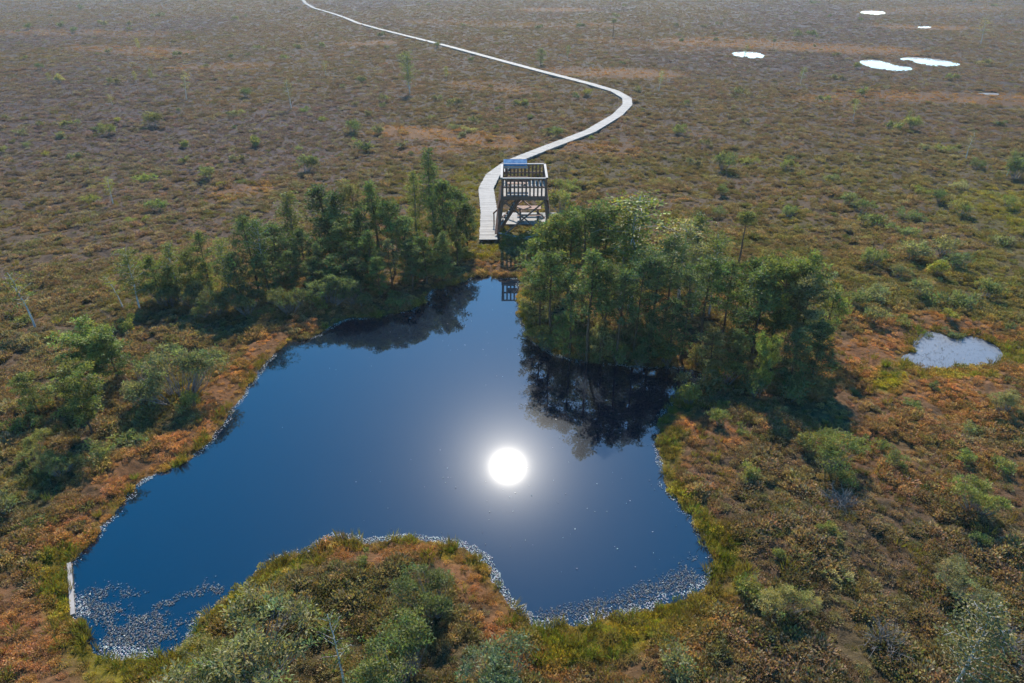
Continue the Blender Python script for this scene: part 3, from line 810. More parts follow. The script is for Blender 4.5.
lib('cone', [make_pine(300 + k, 5, .08, 1.15, 36, .9, 'cone') for k in range(3)], M_BARK, M_NEEDLE)
lib('flat', [make_pine(400 + k, 4.0, .30, 1.9, 30, 1.15, 'flat') for k in range(2)], M_BARK, M_NEEDLE)
lib('lone', [make_pine(450, 5, .80, .55, 14, .9, 'round')], M_BARK, M_NEEDLE)
lib('birch', [make_birch(500 + k, 5.5, .28, .95, 38) for k in range(4)], M_BIRCH, M_BLEAF)
lib('slender', [make_birch(520 + k, 6.5, .15, .62, 46, 1.3) for k in range(2)], M_TWIG, M_BLEAF)
lib('thin', [make_birch(540 + k, 4, .40, .7, 16, .55, (.4 if k == 0 else .25)) for k in range(3)], M_BIRCH, M_BLEAF)
lib('shrub', [make_shrub(600 + k, .62, .85, 50) for k in range(5)], M_TWIG, M_NEEDLE)
lib('lowshrub', [make_shrub(620 + k, .75, .5, 46) for k in range(3)], M_TWIG, M_NEEDLE)
lib('leafy', [make_shrub(640 + k, .6, .9, 70, .4, 18, .085, .055) for k in range(3)], M_TWIG, M_BLEAF)
lib('bigshrub', [make_shrub(660 + k, .95, 1.5, 190, .5, 36, .075, .026) for k in range(4)], M_TWIG, M_NEEDLE)

NAMES = {'pine': ('pine_tree', 'pine tree'), 'bushy': ('pine_tree', 'pine tree'), 'cone': ('conifer_tree', 'conifer'), 'flat': ('pine_tree', 'pine tree'), 'lone': ('pine_tree', 'pine tree'),
         'birch': ('birch_tree', 'birch tree'), 'slender': ('birch_tree', 'birch tree'), 'thin': ('birch_tree', 'birch tree'),
         'shrub': ('dwarf_pine', 'shrub'), 'lowshrub': ('dwarf_pine', 'shrub'), 'leafy': ('leafy_shrub', 'shrub'), 'bigshrub': ('dwarf_pine', 'shrub')}
TINT = {'g': (.084, .116, .036), 'd': (.056, .086, .034), 'o': (.130, .138, .034), 'y': (.225, .200, .026), 'b': (.145, .160, .034), 's': (.158, .158, .078), 'q': (.165, .148, .062), 'p': (.26, .225, .090), 'n': (.140, .118, .048), 't': (.085, .130, .072)}
cnt = {}
def plant(kind, x, y, h, wscale, tint, label, group=None, rz=None):
    lst = LIB[kind]; i = cnt.get(kind, 0); cnt[kind] = i + 1
    H0, tm, cm = lst[i % len(lst)]
    nm, cat = NAMES[kind]
    root = link(bpy.data.objects.new(nm, None))
    root.location = (x, y, z1(x, y) - .04); root.empty_display_size = .2
    s = h / H0
    root.scale = (s * wscale, s * wscale, s); root.rotation_euler = (0, 0, random.uniform(0, 6.28) if rz is None else rz)
    shrub = kind in ('shrub', 'lowshrub', 'leafy', 'bigshrub')
    t = link(bpy.data.objects.new('stem' if shrub else 'trunk', tm), root)
    c = link(bpy.data.objects.new('foliage' if shrub else 'crown', cm), root)
    k = random.uniform(.85, 1.15); q = TINT[tint]
    if not shrub: q = tuple(a * .82 + b * .18 for a, b in zip(q, (.105, .105, .055)))
    if shrub: q = tuple(a * .68 + b * .32 for a, b in zip(q, (.175, .160, .082)))
    c.color = (q[0] * k * random.uniform(.92, 1.08), q[1] * k, q[2] * k * random.uniform(.9, 1.1), 1)
    return tag(root, label, cat, group)
def solve(px, ptop, pbase):
    db, dt = ray(px, pbase), ray(px, ptop)
    y = db[1] * (.2 - HCAM) / db[2]
    return dt[0] * y / dt[1], y, HCAM + y * dt[2] / dt[1] - .2
TIP_X = [100, 270, 290, 315, 340, 370, 400, 425, 440, 460]     # how far down the picture the left bank's mirror images reach
TIP_Y = [560, 345, 346, 346, 346, 352, 349, 334, 338, 304]
def tan_dep(py):
    d = ray(W2, py); return -d[2] / d[1]
def tree(kind, px, ptop, pbase, tint, label, group, w=1.0, rz=None):
    if group == GL:                      # stand far enough behind the shore for its mirror image to end there
        tip = 430 if px < 235 else 370 if px < 262 else float(np.interp(px, TIP_X, TIP_Y))
        y = 32.0 / (tan_dep(tip) + tan_dep(ptop)); t = 15.8 / y
        pb = H2 - FPX * math.tan(R(PITCH) - math.atan(t))
        pbase = min(pbase, pb + random.uniform(-1.5, 0))
    x, y, h = solve(px, ptop, pbase)
    return plant(kind, x, y, max(h, .3), w, tint, label, group, rz)

GL, GR = 'trees on the left bank of the pond', 'trees on the right bank of the pond'
TREES = [
 # left bank, from its left end to the boardwalk
 ('birch',122,249,313,'b','white stemmed yellow green birch at the far left end of the left tree belt',GL,1.15),
 ('thin',112,272,311,'y','small yellowing birch leaning beside the white stemmed birch at the left end',GL,1.0),
 ('bushy',148,254,303,'o','olive bushy pine just right of the white stemmed end birch',GL,.8),
 ('birch',166,241,300,'b','light green birch third from the left end of the left tree belt',GL,.9),
 ('bushy',184,250,301,'o','low round olive pine between two light birches on the left bank',GL,.8),
 ('pine',197,231,298,'g','dark crowned small pine rising above the left third of the left tree belt',GL,.8),
 ('birch',218,236,302,'b','yellow green birch beside the dark crowned small pine of the left belt',GL,.8),
 ('bushy',232,250,308,'d','dark dense young pine standing in front of the left belt birches',GL,.75),
 ('pine',243,213,298,'g','rounded mid green pine left of the tall airy birch on the left bank',GL,.85),
 ('birch',254,217,296,'g','soft green birch touching the rounded mid green pine',GL,.85),
 ('slender',283,190,304,'o','tall airy olive birch with a narrow crown in the middle of the left belt',GL,1.25),
 ('bushy',270,222,308,'d','dark bushy pine at the foot of the tall airy olive birch',GL,.8),
 ('bushy',299,228,305,'d','dark green pine hugging the right side of the tall airy olive birch',GL,.8),
 ('cone',322,182,288,'d','dark blue green conifer, broadest and darkest of the left belt',GL,1.05),
 ('cone',336,190,280,'d','dark conifer half hidden behind the broadest dark one',GL,.9),
 ('pine',349,178,282,'n','brownish green pine with a ragged top right of the dark conifers',GL,.8),
 ('pine',338,214,291,'o','sunlit olive pine standing in front of the dark conifers on the left bank',GL,.95),
 ('cone',316,238,296,'d','short dark conifer at the water side below the broadest one',GL,.9),
 ('pine',372,178,276,'g','tall green pine with a pointed top in the back of the left belt',GL,.8),
 ('cone',360,205,290,'d','deep green conifer in the middle of the right half of the left belt',GL,.8),
 ('pine',388,196,280,'g','green pine between the pointed pine and the yellow green slender birch',GL,.9),
 ('bushy',367,230,294,'g','full round green pine near the water in front of the deep green conifer',GL,.8),
 ('pine',388,240,291,'s','small grey green pine with a bare stem close to the left bank water edge',GL,.85),
 ('bushy',405,214,286,'g','leafy green pine behind the small grey green pine',GL,.8),
 ('slender',413,170,266,'b','bright yellow green slender birch left of the tallest tree on the left bank',GL,1.0),
 ('slender',430,148,268,'g','tallest and slimmest tree of the left bank, a dark green spire',GL,.85),
 ('bushy',441,178,268,'g','green tree leaning on the right of the tallest slim spire',GL,.75),
 ('bushy',457,190,268,'g','rounded full green tree nearest the boardwalk on the left bank',GL,.9),
 ('bushy',466,202,262,'d','dark low tree behind the rounded one nearest the boardwalk',GL,.7),
 ('cone',440,227,284,'g','conical pine standing right at the left bank water edge, mirrored in the pond',GL,.9),
 ('bushy',424,234,287,'g','bushy pine left of the conical pine at the water edge',GL,.8),
 ('bushy',409,240,292,'d','dark bushy pine between the grey green pine and the conical pine',GL,.8),
 ('bushy',456,228,276,'o','small olive tree right of the conical pine at the water edge',GL,.7),
 ('bushy',349,240,296,'d','dark squat pine at the shade side of the sunlit olive pine',GL,.8),
 ('bushy',262,252,300,'g','low green pine in front of the tall airy olive birch',GL,.9),
 ('bushy',288,250,300,'d','low dark pine at the front of the left belt under the tall airy birch',GL,.9),
 ('bushy',309,256,300,'d','low dark pine nearest the water left of the short dark conifer',GL,.9),
 ('bushy',330,254,300,'g','low green pine nearest the water under the broadest dark conifer',GL,.9),
 ('bushy',352,258,300,'d','low dark pine nearest the water under the brownish green pine',GL,.9),
 ('bushy',376,256,300,'g','low green pine between the full round pine and the small grey green pine',GL,.8),
 ('bushy',203,262,300,'o','low olive pine in front of the dark crowned small pine',GL,.9),
 ('bushy',166,266,302,'g','low green pine below the third birch from the left',GL,.9),
 # right bank
 ('pine',588,203,308,'g','tall green pine at the back left of the right tree group',GR,.95),
 ('pine',606,198,306,'g','tall green pine touching the yellow birch on its left side',GR,.95),
 ('bushy',545,221,292,'g','leftmost green pine of the right group, next to the tower foot',GR,.85),
 ('bushy',560,212,296,'o','olive pine behind the leftmost pine of the right group',GR,.85),
 ('pine',572,206,300,'g','green pine third from the left at the back of the right group',GR,.9),
 ('birch',640,196,312,'b','large yellowish birch, the tallest crown of the right tree group',GR,1.55),
 ('birch',628,212,310,'b','yellow green birch in front of the large yellowish birch',GR,1.2),
 ('pine',594,240,357,'g','tall pine with a bare trunk at the water edge, mid right group',GR,.95),
 ('pine',553,246,340,'g','pine with a bare lower trunk near the left shore of the right group',GR,.85),
 ('bushy',541,262,332,'n','brownish green bushy pine overhanging the narrow arm of the pond',GR,.75),
 ('pine',574,262,353,'d','dark pine at the water edge left of the tall bare trunked pine',GR,.8),
 ('pine',676,230,330,'d','dark blue green pine right of the large yellowish birch',GR,.95),
 ('pine',660,246,345,'d','dark pine in front of the large yellowish birch on the right bank',GR,.85),
 ('birch',690,216,306,'p','pale straw coloured birch with thinning leaves in the right group',GR,1.15),
 ('birch',703,240,318,'p','pale straw birch, lower one of the two thinning birches in the right group',GR,.9),
 ('slender',702,210,296,'g','narrow green birch poking up behind the pale straw birches',GR,1.0),
 ('birch',722,232,316,'o','olive birch right of the pale straw birches',GR,1.0),
 ('pine',644,252,354,'d','dark pine at the water with a pale trunk below the large yellowish birch',GR,.85),
 ('pine',625,262,359,'d','dark pine at the shore right of the tall bare trunked pine',GR,.8),
 ('pine',609,256,356,'g','green pine at the shore beside the tall bare trunked pine',GR,.75),
 ('lone',748,209,266,'o','lone thin pine with a bare dark trunk and a small tuft on top',None,1.2),
 ('pine',736,258,342,'g','green pine in the right half of the right group, behind the shore',GR,.9),
 ('pine',714,254,348,'g','green pine between the olive birch and the shore of the right bay',GR,.95),
 ('bushy',756,256,334,'g','bushy green pine left of the broad olive pine',GR,.85),
 ('pine',694,262,357,'d','dark pine leaning over the bay on the right bank',GR,.9),
 ('bushy',678,292,363,'d','low dark pine at the water line of the right bay',GR,.8),
 ('flat',792,246,352,'o','broad olive pine with a wide spreading crown at the right end of the group',GR,.85),
 ('flat',816,262,358,'s','grey olive spreading pine right of the broad olive pine',GR,.75),
 ('bushy',770,266,355,'g','green bushy pine in front of the broad olive pine',GR,.8),
 ('bushy',838,282,350,'o','small rounded olive pine at the far right end of the right group',GR,.75),
 ('flat',773,333,398,'b','short bright green umbrella pine at the front of the right group',GR,.55),
 ('bushy',802,328,388,'d','dark bushy pine behind the bright umbrella pine, shading the red moss',GR,.9),
 ('bushy',826,322,384,'d','dark round pine at the front right corner of the right group',GR,.85),
 ('bushy',742,328,378,'d','dark bushy pine left of the bright umbrella pine',GR,.8),
 ('bushy',717,322,378,'n','brown green bushy pine above the head of the right bay',GR,.75),
 ('bushy',531,262,318,'g','low green pine beside the white fringe of the narrow arm',GR,.6),
 ('bushy',566,304,353,'g','young green pine under the dark pines at the right bank water edge',GR,.7),
 ('bushy',655,304,362,'d','young dark pine in the shade at the back of the bay',GR,.75),
 ('bushy',603,310,360,'n','young brownish pine between bare trunks at the right bank water edge',GR,.7),
 # left foreground
 ('flat',66,362,434,'b','big bright green spreading pine in the left foreground',None,1.0),
 ('flat',78,326,386,'b','yellow green spreading pine just behind the big left foreground pine',None,1.35),
 ('bushy',104,336,382,'g','rounded green pine with a pale stem right of the yellow green spreading pine',None,1.2),
 ('bushy',22,372,415,'o','olive young pine at the left edge beside the big foreground pine',None,1.1),
 ('thin',12,268,328,'b','leaning grey stemmed birch with thin leaves at the left edge',None,1.2,2.9),
 ('thin',105,176,205,'y','small pale birch alone on the heather at mid left',None,1.1),
 # bottom foreground
 ('thin',332,622,692,'b','young white stemmed birch at the bottom between two bushes on the peninsula',None,1.0),
 ('birch',1000,598,705,'q','greyish yellow birch with a dark stem at the bottom right corner',None,1.15),
 # far plain
 ('birch',407,52,94,'o','dark green birch standing alone left of the boardwalk curve',None,1.3),
 ('thin',324,59,77,'y','small yellow birch alone far left of the boardwalk',None,1.2),
 ('birch',446,65,80,'y','little yellow birch below the far boardwalk',None,1.0),
 ('thin',287,80,110,'s','grey thin birch on the plain left of the lone dark green birch',None,1.3),
 ('thin',180,70,100,'p','nearly leafless leaning birch with pale trunk on the left plain',None,1.1),
 ('birch',136,37,51,'y','small bright yellow birch far away in the upper left',None,1.0),
 ('birch',133,70,83,'y','left one of two yellow birches side by side on the left plain',None,1.1),
 ('birch',149,69,83,'y','right one of two yellow birches side by side on the left plain',None,1.0),
 ('birch',47,72,83,'y','round golden bush birch near the left edge of the plain',None,1.3),
 ('thin',109,93,107,'y','tiny yellow green birch below the pair of yellow birches',None,1.3),
 ('lone',614,18,38,'s','far dead looking pine with a flat top above the boardwalk bend',None,1.5),
 ('bushy',541,47,66,'s','grey green bushy tree above the far boardwalk',None,1.0),
 ('birch',568,45,60,'o','olive small birch right of the grey green bushy tree by the far boardwalk',None,1.0),
 ('thin',661,70,92,'p','pale thin birch right of the boardwalk bend',None,1.2),
 ('thin',747,36,53,'y','yellow birch standing at the near edge of the left far pool',None,1.2),
 ('thin',804,66,86,'b','slim light green birch on the plain between the far pools',None,1.2),
 ('thin',858,99,122,'y','slim yellow green birch below the middle far pool',None,1.0),
 ('birch',911,110,124,'o','olive bushy birch below the far pools on the right plain',None,1.0),
 ('thin',990,14,44,'p','tall pale thin birch in the far upper right',None,1.3),
 ('thin',975,130,161,'n','brown thin nearly bare birch on the right plain',None,1.2),
 ('birch',1016,150,178,'o','olive rounded birch at the right edge of the plain',None,1.2),
 ('lone',775,38,52,'s','small dark pine between the left far pool and the boardwalk side',None,1.3),
]
for t in TREES:
    kind, px, pt, pb, ti, lab, grp, w = t[:8]
    tree(kind, px, pt, pb, ti, lab, grp, w * (1.3 * random.uniform(.85, 1.15) if grp in (GL, GR) else 1.1), t[8] if len(t) > 8 else None)

# shrubs: px, py of the foot, width in the picture, kind, tint, label
SH = 'dwarf shrubs dotted over the bog'
SHRUBS = [
 # foreground
 (252,690,118,'bigshrub','s','largest grey green bush at the bottom of the peninsula, with grey branches showing'),
 (222,672,60,'bigshrub','o','olive bush on the left flank of the largest grey green peninsula bush'),
 (408,690,84,'bigshrub','g','green bush at the bottom of the peninsula right of the young white birch'),
 (375,700,50,'leafy','o','leafy olive bush between the young white birch and the green bottom bush'),
 (434,614,56,'bigshrub','g','bright rounded green bush in the middle of the peninsula'),
 (504,706,84,'bigshrub','t','blue green bush at the bottom edge right of the red moss tip'),
 (365,564,14,'leafy','b','tiny light green bush near the tip of the peninsula'),
 (396,566,16,'lowshrub','s','small grey bush near the tip of the peninsula'),
 (362,588,34,'lowshrub','d','dark green low bush in the heather of the peninsula'),
 (305,612,40,'lowshrub','o','olive low bush at the left shoulder of the peninsula'),
 (676,676,44,'shrub','s','grey green bush at the bottom edge right of the pond'),
 (722,648,40,'lowshrub','n','brown olive low bush below the pond on the right'),
 (774,610,46,'bigshrub','p','pale yellow green bush right of the pond, largest near its lower right shore'),
 (745,594,28,'shrub','b','light green bush touching the pale one right of the pond'),
 (752,480,24,'shrub','b','light green shrub above the right shore between pond and the double bush'),
 (719,426,22,'shrub','b','bright green shrub just in front of the shade of the right trees'),
 (724,410,14,'shrub','b','small bright green shrub behind its twin at the shade edge'),
 (745,432,20,'lowshrub','o','olive low shrub right of the bright green pair'),
 (826,466,50,'bigshrub','b','big light green double bush on the heather right of the pond'),
 (806,452,26,'shrub','o','olive shrub at the left foot of the big double bush'),
 (842,484,22,'shrub','b','small bright shrub just below the big double bush'),
 (827,534,20,'shrub','b','bright green shrub below the grey leafless bush'),
 (779,560,14,'leafy','b','single pale green sprig bush in the heather right of the pond'),
 (832,580,30,'lowshrub','p','pale straw low bush in the lower right heather'),
 (976,516,44,'bigshrub','b','light green spreading bush with a dark shadow at right'),
 (975,545,20,'shrub','g','round dark green little bush below the spreading right bush'),
 (954,598,46,'bigshrub','s','grey green bush above the bottom right birch'),
 (904,626,16,'lowshrub','p','straw coloured tuft bush in the bottom right heather'),
 (1006,416,28,'bigshrub','s','grey green bush at the right edge under the red moss'),
 (910,408,22,'lowshrub','g','flat dark green bush on the red moss below the pale pool'),
 (880,446,28,'lowshrub','o','olive flat bush below the red moss on the right'),
 (900,468,22,'shrub','o','olive shrub in the heather right of the big double bush'),
 (970,430,24,'lowshrub','s','grey low bush below the red moss near the right edge'),
 (962,464,22,'shrub','b','light green shrub in the heather near the right edge'),
 (1004,474,22,'shrub','b','pale green shrub at the right edge in the heather'),
 (933,390,10,'leafy','d','tiny dark bush on the red moss below the pale pool'),
 # around the pale pool
 (948,322,14,'leafy','y','bright yellow shrub on the red moss above the pale pool'),
 (954,332,18,'lowshrub','d','dark low bush on the far side of the pale pool'),
 (924,330,16,'lowshrub','d','dark low bush at the upper left of the pale pool'),
 (1005,330,18,'lowshrub','d','dark low bush at the upper right of the pale pool'),
 # right heather behind the trees
 (951,304,44,'lowshrub','d','widest dark low thicket above the pale pool'),
 (915,296,26,'shrub','s','grey green shrub left of the dark thicket above the pale pool'),
 (984,298,26,'shrub','o','olive shrub right of the dark thicket above the pale pool'),
 (880,304,26,'shrub','s','grey shrub right of the broad spreading pines'),
 (852,308,24,'shrub','o','olive shrub against the right end of the tree group'),
 (872,324,22,'shrub','s','grey green shrub below the right end of the tree group, near red moss'),
 (900,322,22,'lowshrub','o','olive low shrub at the upper left rim of the red moss'),
 (938,278,18,'leafy','y','bright yellow green shrub amid grey shrubs on the right heather'),
 (897,280,20,'shrub','s','grey green shrub left of the bright yellow green one'),
 (958,272,24,'shrub','t','blue green shrub right of the bright yellow green one'),
 (870,268,26,'shrub','o','olive shrub behind the spreading pine crowns at right'),
 (910,260,30,'shrub','s','broad grey shrub in the middle of the right heather'),
 (941,256,26,'shrub','s','grey shrub with dark core next to the broad grey one'),
 (880,226,30,'lowshrub','g','long low green shrub on the right heather, left of another'),
 (902,234,26,'lowshrub','g','long low green shrub on the right heather, the lower of two'),
 (912,220,26,'lowshrub','d','dark humped shrub above the two long low green ones'),
 (861,214,20,'shrub','g','dense green shrub on the right heather with a dark foot'),
 (848,206,18,'shrub','s','grey green shrub behind the dense green one'),
 (788,218,16,'shrub','g','small dark green shrub right of the lone thin pine'),
 (831,214,10,'lowshrub','o','tiny olive shrub between the lone pine and the dense green shrub'),
 (938,203,16,'shrub','d','dark shrub of a close pair on the upper right heather'),
 (923,193,18,'lowshrub','b','light shrub of a close pair on the upper right heather'),
 (958,188,20,'lowshrub','s','grey humped shrub on the upper right heather'),
 (961,217,20,'shrub','o','olive shrub on the upper right heather beside a brown hollow'),
 (1004,208,18,'shrub','b','light green shrub near the right edge on yellowish moss'),
 (1008,244,26,'lowshrub','s','grey low shrub near the right edge below the yellowish moss'),
 (1015,180,26,'shrub','g','green shrub at the right edge under the rounded birch'),
 (990,196,14,'lowshrub','o','small olive shrub left of the light green edge shrub'),
 (974,169,14,'shrub','g','small green shrub under the brown thin birch'),
 (946,152,18,'lowshrub','b','light flat shrub, right one of two near the brown thin birch'),
 (929,150,14,'lowshrub','s','grey flat shrub, left one of two near the brown thin birch'),
 (910,130,18,'shrub','b','light green shrub at the foot of the olive bushy birch'),
 (722,170,24,'shrub','d','dark blue green shrub alone on the heather right of the tower'),
 (749,164,16,'lowshrub','b','light flat shrub right of the dark blue green one'),
 (786,170,16,'shrub','o','olive shrub on the heather far right of the tower'),
 (801,177,12,'lowshrub','o','small olive shrub below right of its bigger olive neighbour'),
 (826,180,16,'lowshrub','s','grey flat shrub on the heather in line with the tower roofless deck'),
 (859,183,10,'lowshrub','b','tiny light shrub on the right heather'),
 (722,195,14,'shrub','g','round green shrub above the lone thin pine'),
 (717,214,20,'lowshrub','d','dark purple green low shrub left of the lone thin pine'),
 (682,135,14,'shrub','o','olive round shrub right of the boardwalk'),
 (556,139,15,'shrub','g','green shrub beside the boardwalk behind the tower'),
 (592,138,9,'lowshrub','o','small olive shrub at the near side of the boardwalk'),
 (587,97,10,'shrub','o','olive shrub left of the boardwalk bend'),
 (561,215,34,'shrub','o','olive shrub right of the tower platform'),
 (575,190,22,'lowshrub','b','light low shrub behind the tower on the right'),
 (560,186,20,'lowshrub','o','olive low shrub beside the tower legs at right'),
 # left heather
 (152,128,20,'shrub','n','golden brown rounded shrub with dark foot on the left plain'),
 (106,136,16,'shrub','o','olive shrub left of the golden brown rounded one'),
 (119,123,8,'shrub','y','tiny yellow shrub above the olive one on the left plain'),
 (246,97,12,'shrub','d','dark green shrub near the middle of the left plain'),
 (227,115,12,'lowshrub','d','dark flat shrub, left of a flat pair on the left plain'),
 (238,115,12,'lowshrub','s','grey flat shrub, right of a flat pair on the left plain'),
 (28,147,10,'lowshrub','d','small dark shrub close to the left edge of the plain'),
 (45,156,11,'lowshrub','y','low yellow shrub near the left edge of the plain'),
 (39,71,9,'shrub','d','dark shrub beside the golden bush birch'),
 (60,83,9,'leafy','p','straw coloured bush right of the golden bush birch'),
 (30,30,8,'shrub','d','distant dark shrub in the upper left'),
 (80,10,7,'shrub','d','distant dark shrub at the top left'),
 (145,182,20,'lowshrub','b','light topped low shrub on the left heather'),
 (207,181,20,'shrub','s','grey green shrub with dark foot above the left tree belt'),
 (240,184,10,'lowshrub','g','small green shrub next to the grey green one above the left belt'),
 (228,187,14,'lowshrub','y','yellowish flat shrub above the left tree belt'),
 (90,203,18,'lowshrub','b','light green low shrub under the small pale birch'),
 (160,211,18,'shrub','g','dark footed green shrub on the left heather above the belt'),
 (129,223,15,'lowshrub','b','pale green low shrub on the left heather'),
 (148,220,14,'lowshrub','o','olive low shrub right of the pale green one'),
 (352,134,18,'shrub','g','vivid green shrub on the plain left of the boardwalk'),
 (355,140,9,'lowshrub','b','tiny light shrub below the vivid green one'),
 (307,172,22,'shrub','d','dark green round shrub behind the left belt'),
 (298,150,10,'lowshrub','s','small grey shrub left of the vivid green one'),
 (322,120,12,'lowshrub','b','light flat shrub near the grey thin birch'),
 (306,112,12,'lowshrub','g','green flat shrub at the foot of the grey thin birch'),
 (384,108,7,'shrub','g','tiny green shrub below the lone dark green birch'),
 (431,118,9,'lowshrub','s','small grey shrub on the plain before the boardwalk'),
 (458,129,14,'lowshrub','s','grey flat shrub above the orange moss left of the tower'),
 (470,132,14,'lowshrub','p','pale shrub right of the grey flat one above the orange moss'),
 (438,48,7,'shrub','g','dark green shrub at the edge of the far boardwalk'),
 (78,296,20,'lowshrub','b','light green low shrub left of the left tree belt'),
 (30,320,24,'lowshrub','o','olive low shrub at the foot of the leaning grey birch'),
 (132,332,15,'leafy','y','yellow green little shrub below the left end birch'),
 (130,322,26,'lowshrub','d','dark low shrub in front of the left end birch'),
 (222,316,28,'shrub','s','grey green leaning shrub in front of the left belt'),
 (262,318,22,'lowshrub','o','olive low shrub near the red shore moss at the left belt'),
 (96,282,14,'lowshrub','n','brown thin shrub left of the end birch'),
 (182,400,68,'bigshrub','s','big grey green bush on the left bank above the red moss'),
 (150,402,40,'bigshrub','s','grey bush with dead twigs left of the big left bank bush'),
 (194,408,26,'shrub','b','bright green shrub at the foot of the big left bank bush'),
 (128,446,34,'lowshrub','g','green low bush in the shade right of the big foreground pine'),
 (20,430,34,'lowshrub','o','olive low bush at the left edge in front of the pines'),
 (24,528,30,'lowshrub','g','dark green low bush at the left edge above the red moss'),
 (8,512,30,'shrub','s','grey shrub at the left edge in the shade'),
 (60,476,34,'bigshrub','o','olive bush under the big left foreground pine'),
 (95,460,28,'shrub','o','olive shrub right of the trunk of the big left foreground pine'),
 (33,462,32,'bigshrub','o','olive bush left of the trunk of the big left foreground pine'),
 # undergrowth of the two tree groups
 (215,318,33,'bigshrub','d','dark undergrowth shrub at the front of the left belt birches'),
 (250,316,36,'bigshrub','d','dark undergrowth shrub under the tall airy birch'),
 (290,314,36,'bigshrub','d','dark undergrowth shrub below the dark bushy pines of the left belt'),
 (330,306,39,'bigshrub','d','dark undergrowth shrub at the foot of the sunlit olive pine'),
 (360,304,36,'bigshrub','d','dark undergrowth shrub near the water on the left bank'),
 (398,302,26,'lowshrub','g','green undergrowth shrub in front of the grey green pine'),
 (318,310,18,'leafy','b','light green shrub in the shade on the left bank'),
 (170,306,33,'bigshrub','d','dark undergrowth shrub below the third birch from the left'),
 (195,308,36,'bigshrub','d','dark undergrowth shrub under the dark crowned small pine'),
 (538,338,22,'leafy','o','olive shrub on the shore of the narrow arm'),
 (527,312,16,'leafy','y','yellowish shrub at the shore of the narrow arm near the tower'),
 (548,346,24,'shrub','d','dark shrub on the shore left of the bare trunked pines'),
 (585,354,26,'shrub','d','dark shrub between the trunks at the water edge'),
 (615,358,26,'shrub','g','green shrub between the trunks at the right bank water edge'),
 (640,361,24,'shrub','d','dark shrub at the back of the bay'),
 (668,362,26,'leafy','o','olive leafy shrub at the back of the bay'),
 (700,364,30,'shrub','n','brown green shrub at the head of the bay'),
 (722,384,32,'leafy','o','olive leafy shrub right of the head of the bay'),
 (700,394,30,'leafy','n','brown leafy shrub on the bank of the bay'),
 (755,396,34,'shrub','d','dark shrub under the bright umbrella pine'),
 (790,398,32,'shrub','d','dark shrub right of the bright umbrella pine trunk'),
 (690,404,26,'leafy','o','olive sedge like shrub at the shade edge by the pond'),
 (512,247,16,'leafy','g','green leafy shrub at the front foot of the tower'),
 (530,249,16,'leafy','g','green leafy shrub at the right front foot of the tower'),
]
def mpp(py):                                       # metres per picture pixel at a ground row
    d = ray(W2, py); t = (.2 - HCAM) / d[2]
    return t
for px, pb, w, kind, ti, lab in SHRUBS:
    x, y = ground(px, pb, .2)
    H0 = LIB[kind][0][0]
    wid = {'shrub': 1.35, 'lowshrub': 1.65, 'leafy': 1.3, 'bigshrub': 2.1}[kind]
    s = w * mpp(pb) / wid
    plant(kind, x, y, H0 * s * 1.25, .88, ti, lab, SH)
bares = [make_bare(700 + k).mesh('bare_shrub', M_TWIG) for k in range(2)]
BARE = [(838, 508, 34, 'grey leafless bush on the heather right of the pond'), (884, 648, 40, 'grey leafless bush near the bottom right'), (1004, 650, 44, 'grey twiggy bush beside the stem of the bottom right birch'),
        (148, 388, 26, 'grey leafless bush with pale stems on the left bank'), (296, 622, 34, 'grey leafless twigs above the largest peninsula bush'), (412, 676, 26, 'grey leafless twigs in the green bottom bush')]
for i, (px, pb, w, lab) in enumerate(BARE):
    o = link(bpy.data.objects.new('bare_shrub', bares[i % 2])); x, y = ground(px, pb, .2)
    s = w * mpp(pb) / 1.3; o.scale = (s, s, s); o.location = (x, y, z1(x, y) - .03); o.rotation_euler = (0, 0, random.uniform(0, 6)); tag(o, lab, 'shrub', 'leafless bushes')

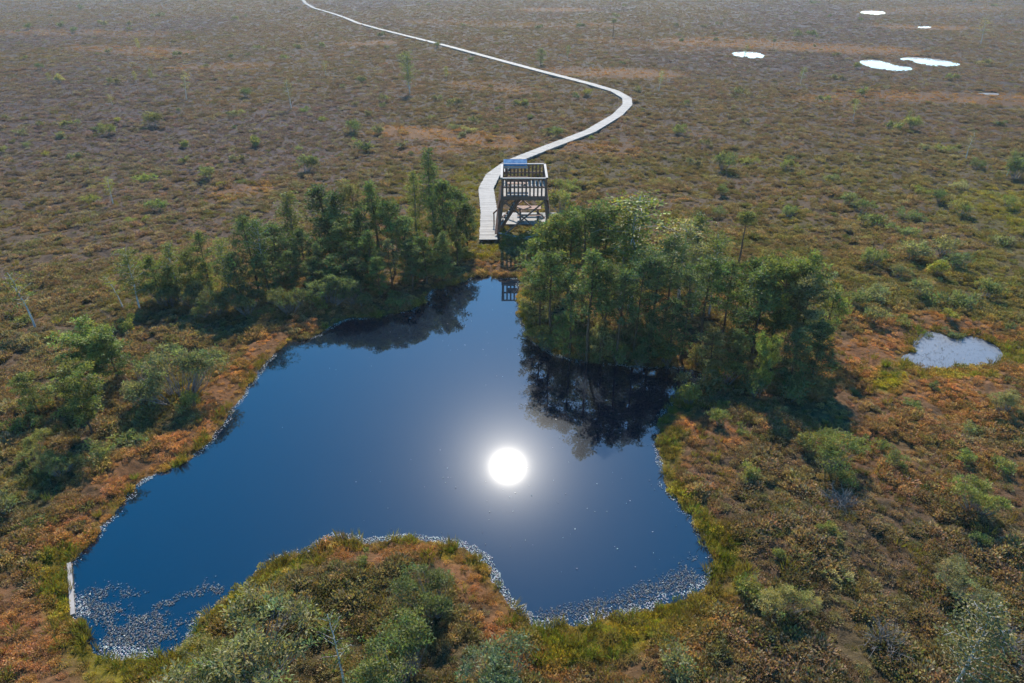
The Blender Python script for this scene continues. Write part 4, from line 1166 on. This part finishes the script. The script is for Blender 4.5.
# the many tiny bushes of the far plain, one object each (too small to show parts)
def far_bushes():
    r = np.random.default_rng(9)
    meshes = []
    for k in range(4):
        T, (v, f, c) = make_shrub(800 + k, .7, .9, 30, .5, 12, .22, .09)
        meshes.append(mesh_np('far_bush', v, f, M_NEEDLE, c))
    n = 0
    while n < 130:
        py = r.uniform(-2, 172) if n % 3 else r.uniform(-2, 70); px = r.uniform(-20, 1044)
        x, y = ground(px, py, .2)
        if dist_bw(np.array([x]), np.array([y]))[0] < 2 or shore(np.array([x]), np.array([y]))[0] < 1.5: continue
        if 480 < px < 560 and py > 140: continue
        side = px < np.interp(py, [p[1] for p in BW_PX[:10][::-1]] , [p[0] for p in BW_PX[:10][::-1]]) if py > 98 else px < np.interp(py, [p[1] for p in BW_PX[9:][::-1]], [p[0] for p in BW_PX[9:][::-1]])
        o = link(bpy.data.objects.new('far_bush', meshes[n % 4])); s = r.uniform(.35, .95) * (1 + y / 300)
        o.location = (x, y, z1(x, y) - .05); o.scale = (s, s, s * r.uniform(.7, 1.3)); o.rotation_euler = (0, 0, r.uniform(0, 6))
        q = TINT[r.choice(list('gdossnnb'))]; q = [a * .55 + b * .45 for a, b in zip(q, (.12, .105, .07))]; o.color = (*q, 1)
        tag(o, 'tiny far bush dotted on the brown plain left of the boardwalk' if side else 'tiny far bush dotted on the brown plain right of the boardwalk', 'shrub',
            'tiny bushes of the far left plain' if side else 'tiny bushes of the far right plain')
        n += 1
far_bushes()

# ------------------------------------------------------------------ haze
def haze():
    L = 2700.0
    T = Tubes(); T.bar((0, -L, 7.6), (0, L, 7.6), 2 * L, 19.0)
    m, n, l, out = new_mat('haze')
    v = n.new('ShaderNodeVolumePrincipled'); v.inputs['Color'].default_value = (.86, .92, 1.0, 1); v.inputs['Density'].default_value = .00022; v.inputs['Anisotropy'].default_value = .3
    v.inputs['Density Attribute'].default_value = ''
    l.new(v.outputs[0], out.inputs['Volume'])
    try: m.cycles.homogeneous_volume = True
    except Exception: pass
    o = T.obj('haze', m); tag(o, kind='stuff')
haze()
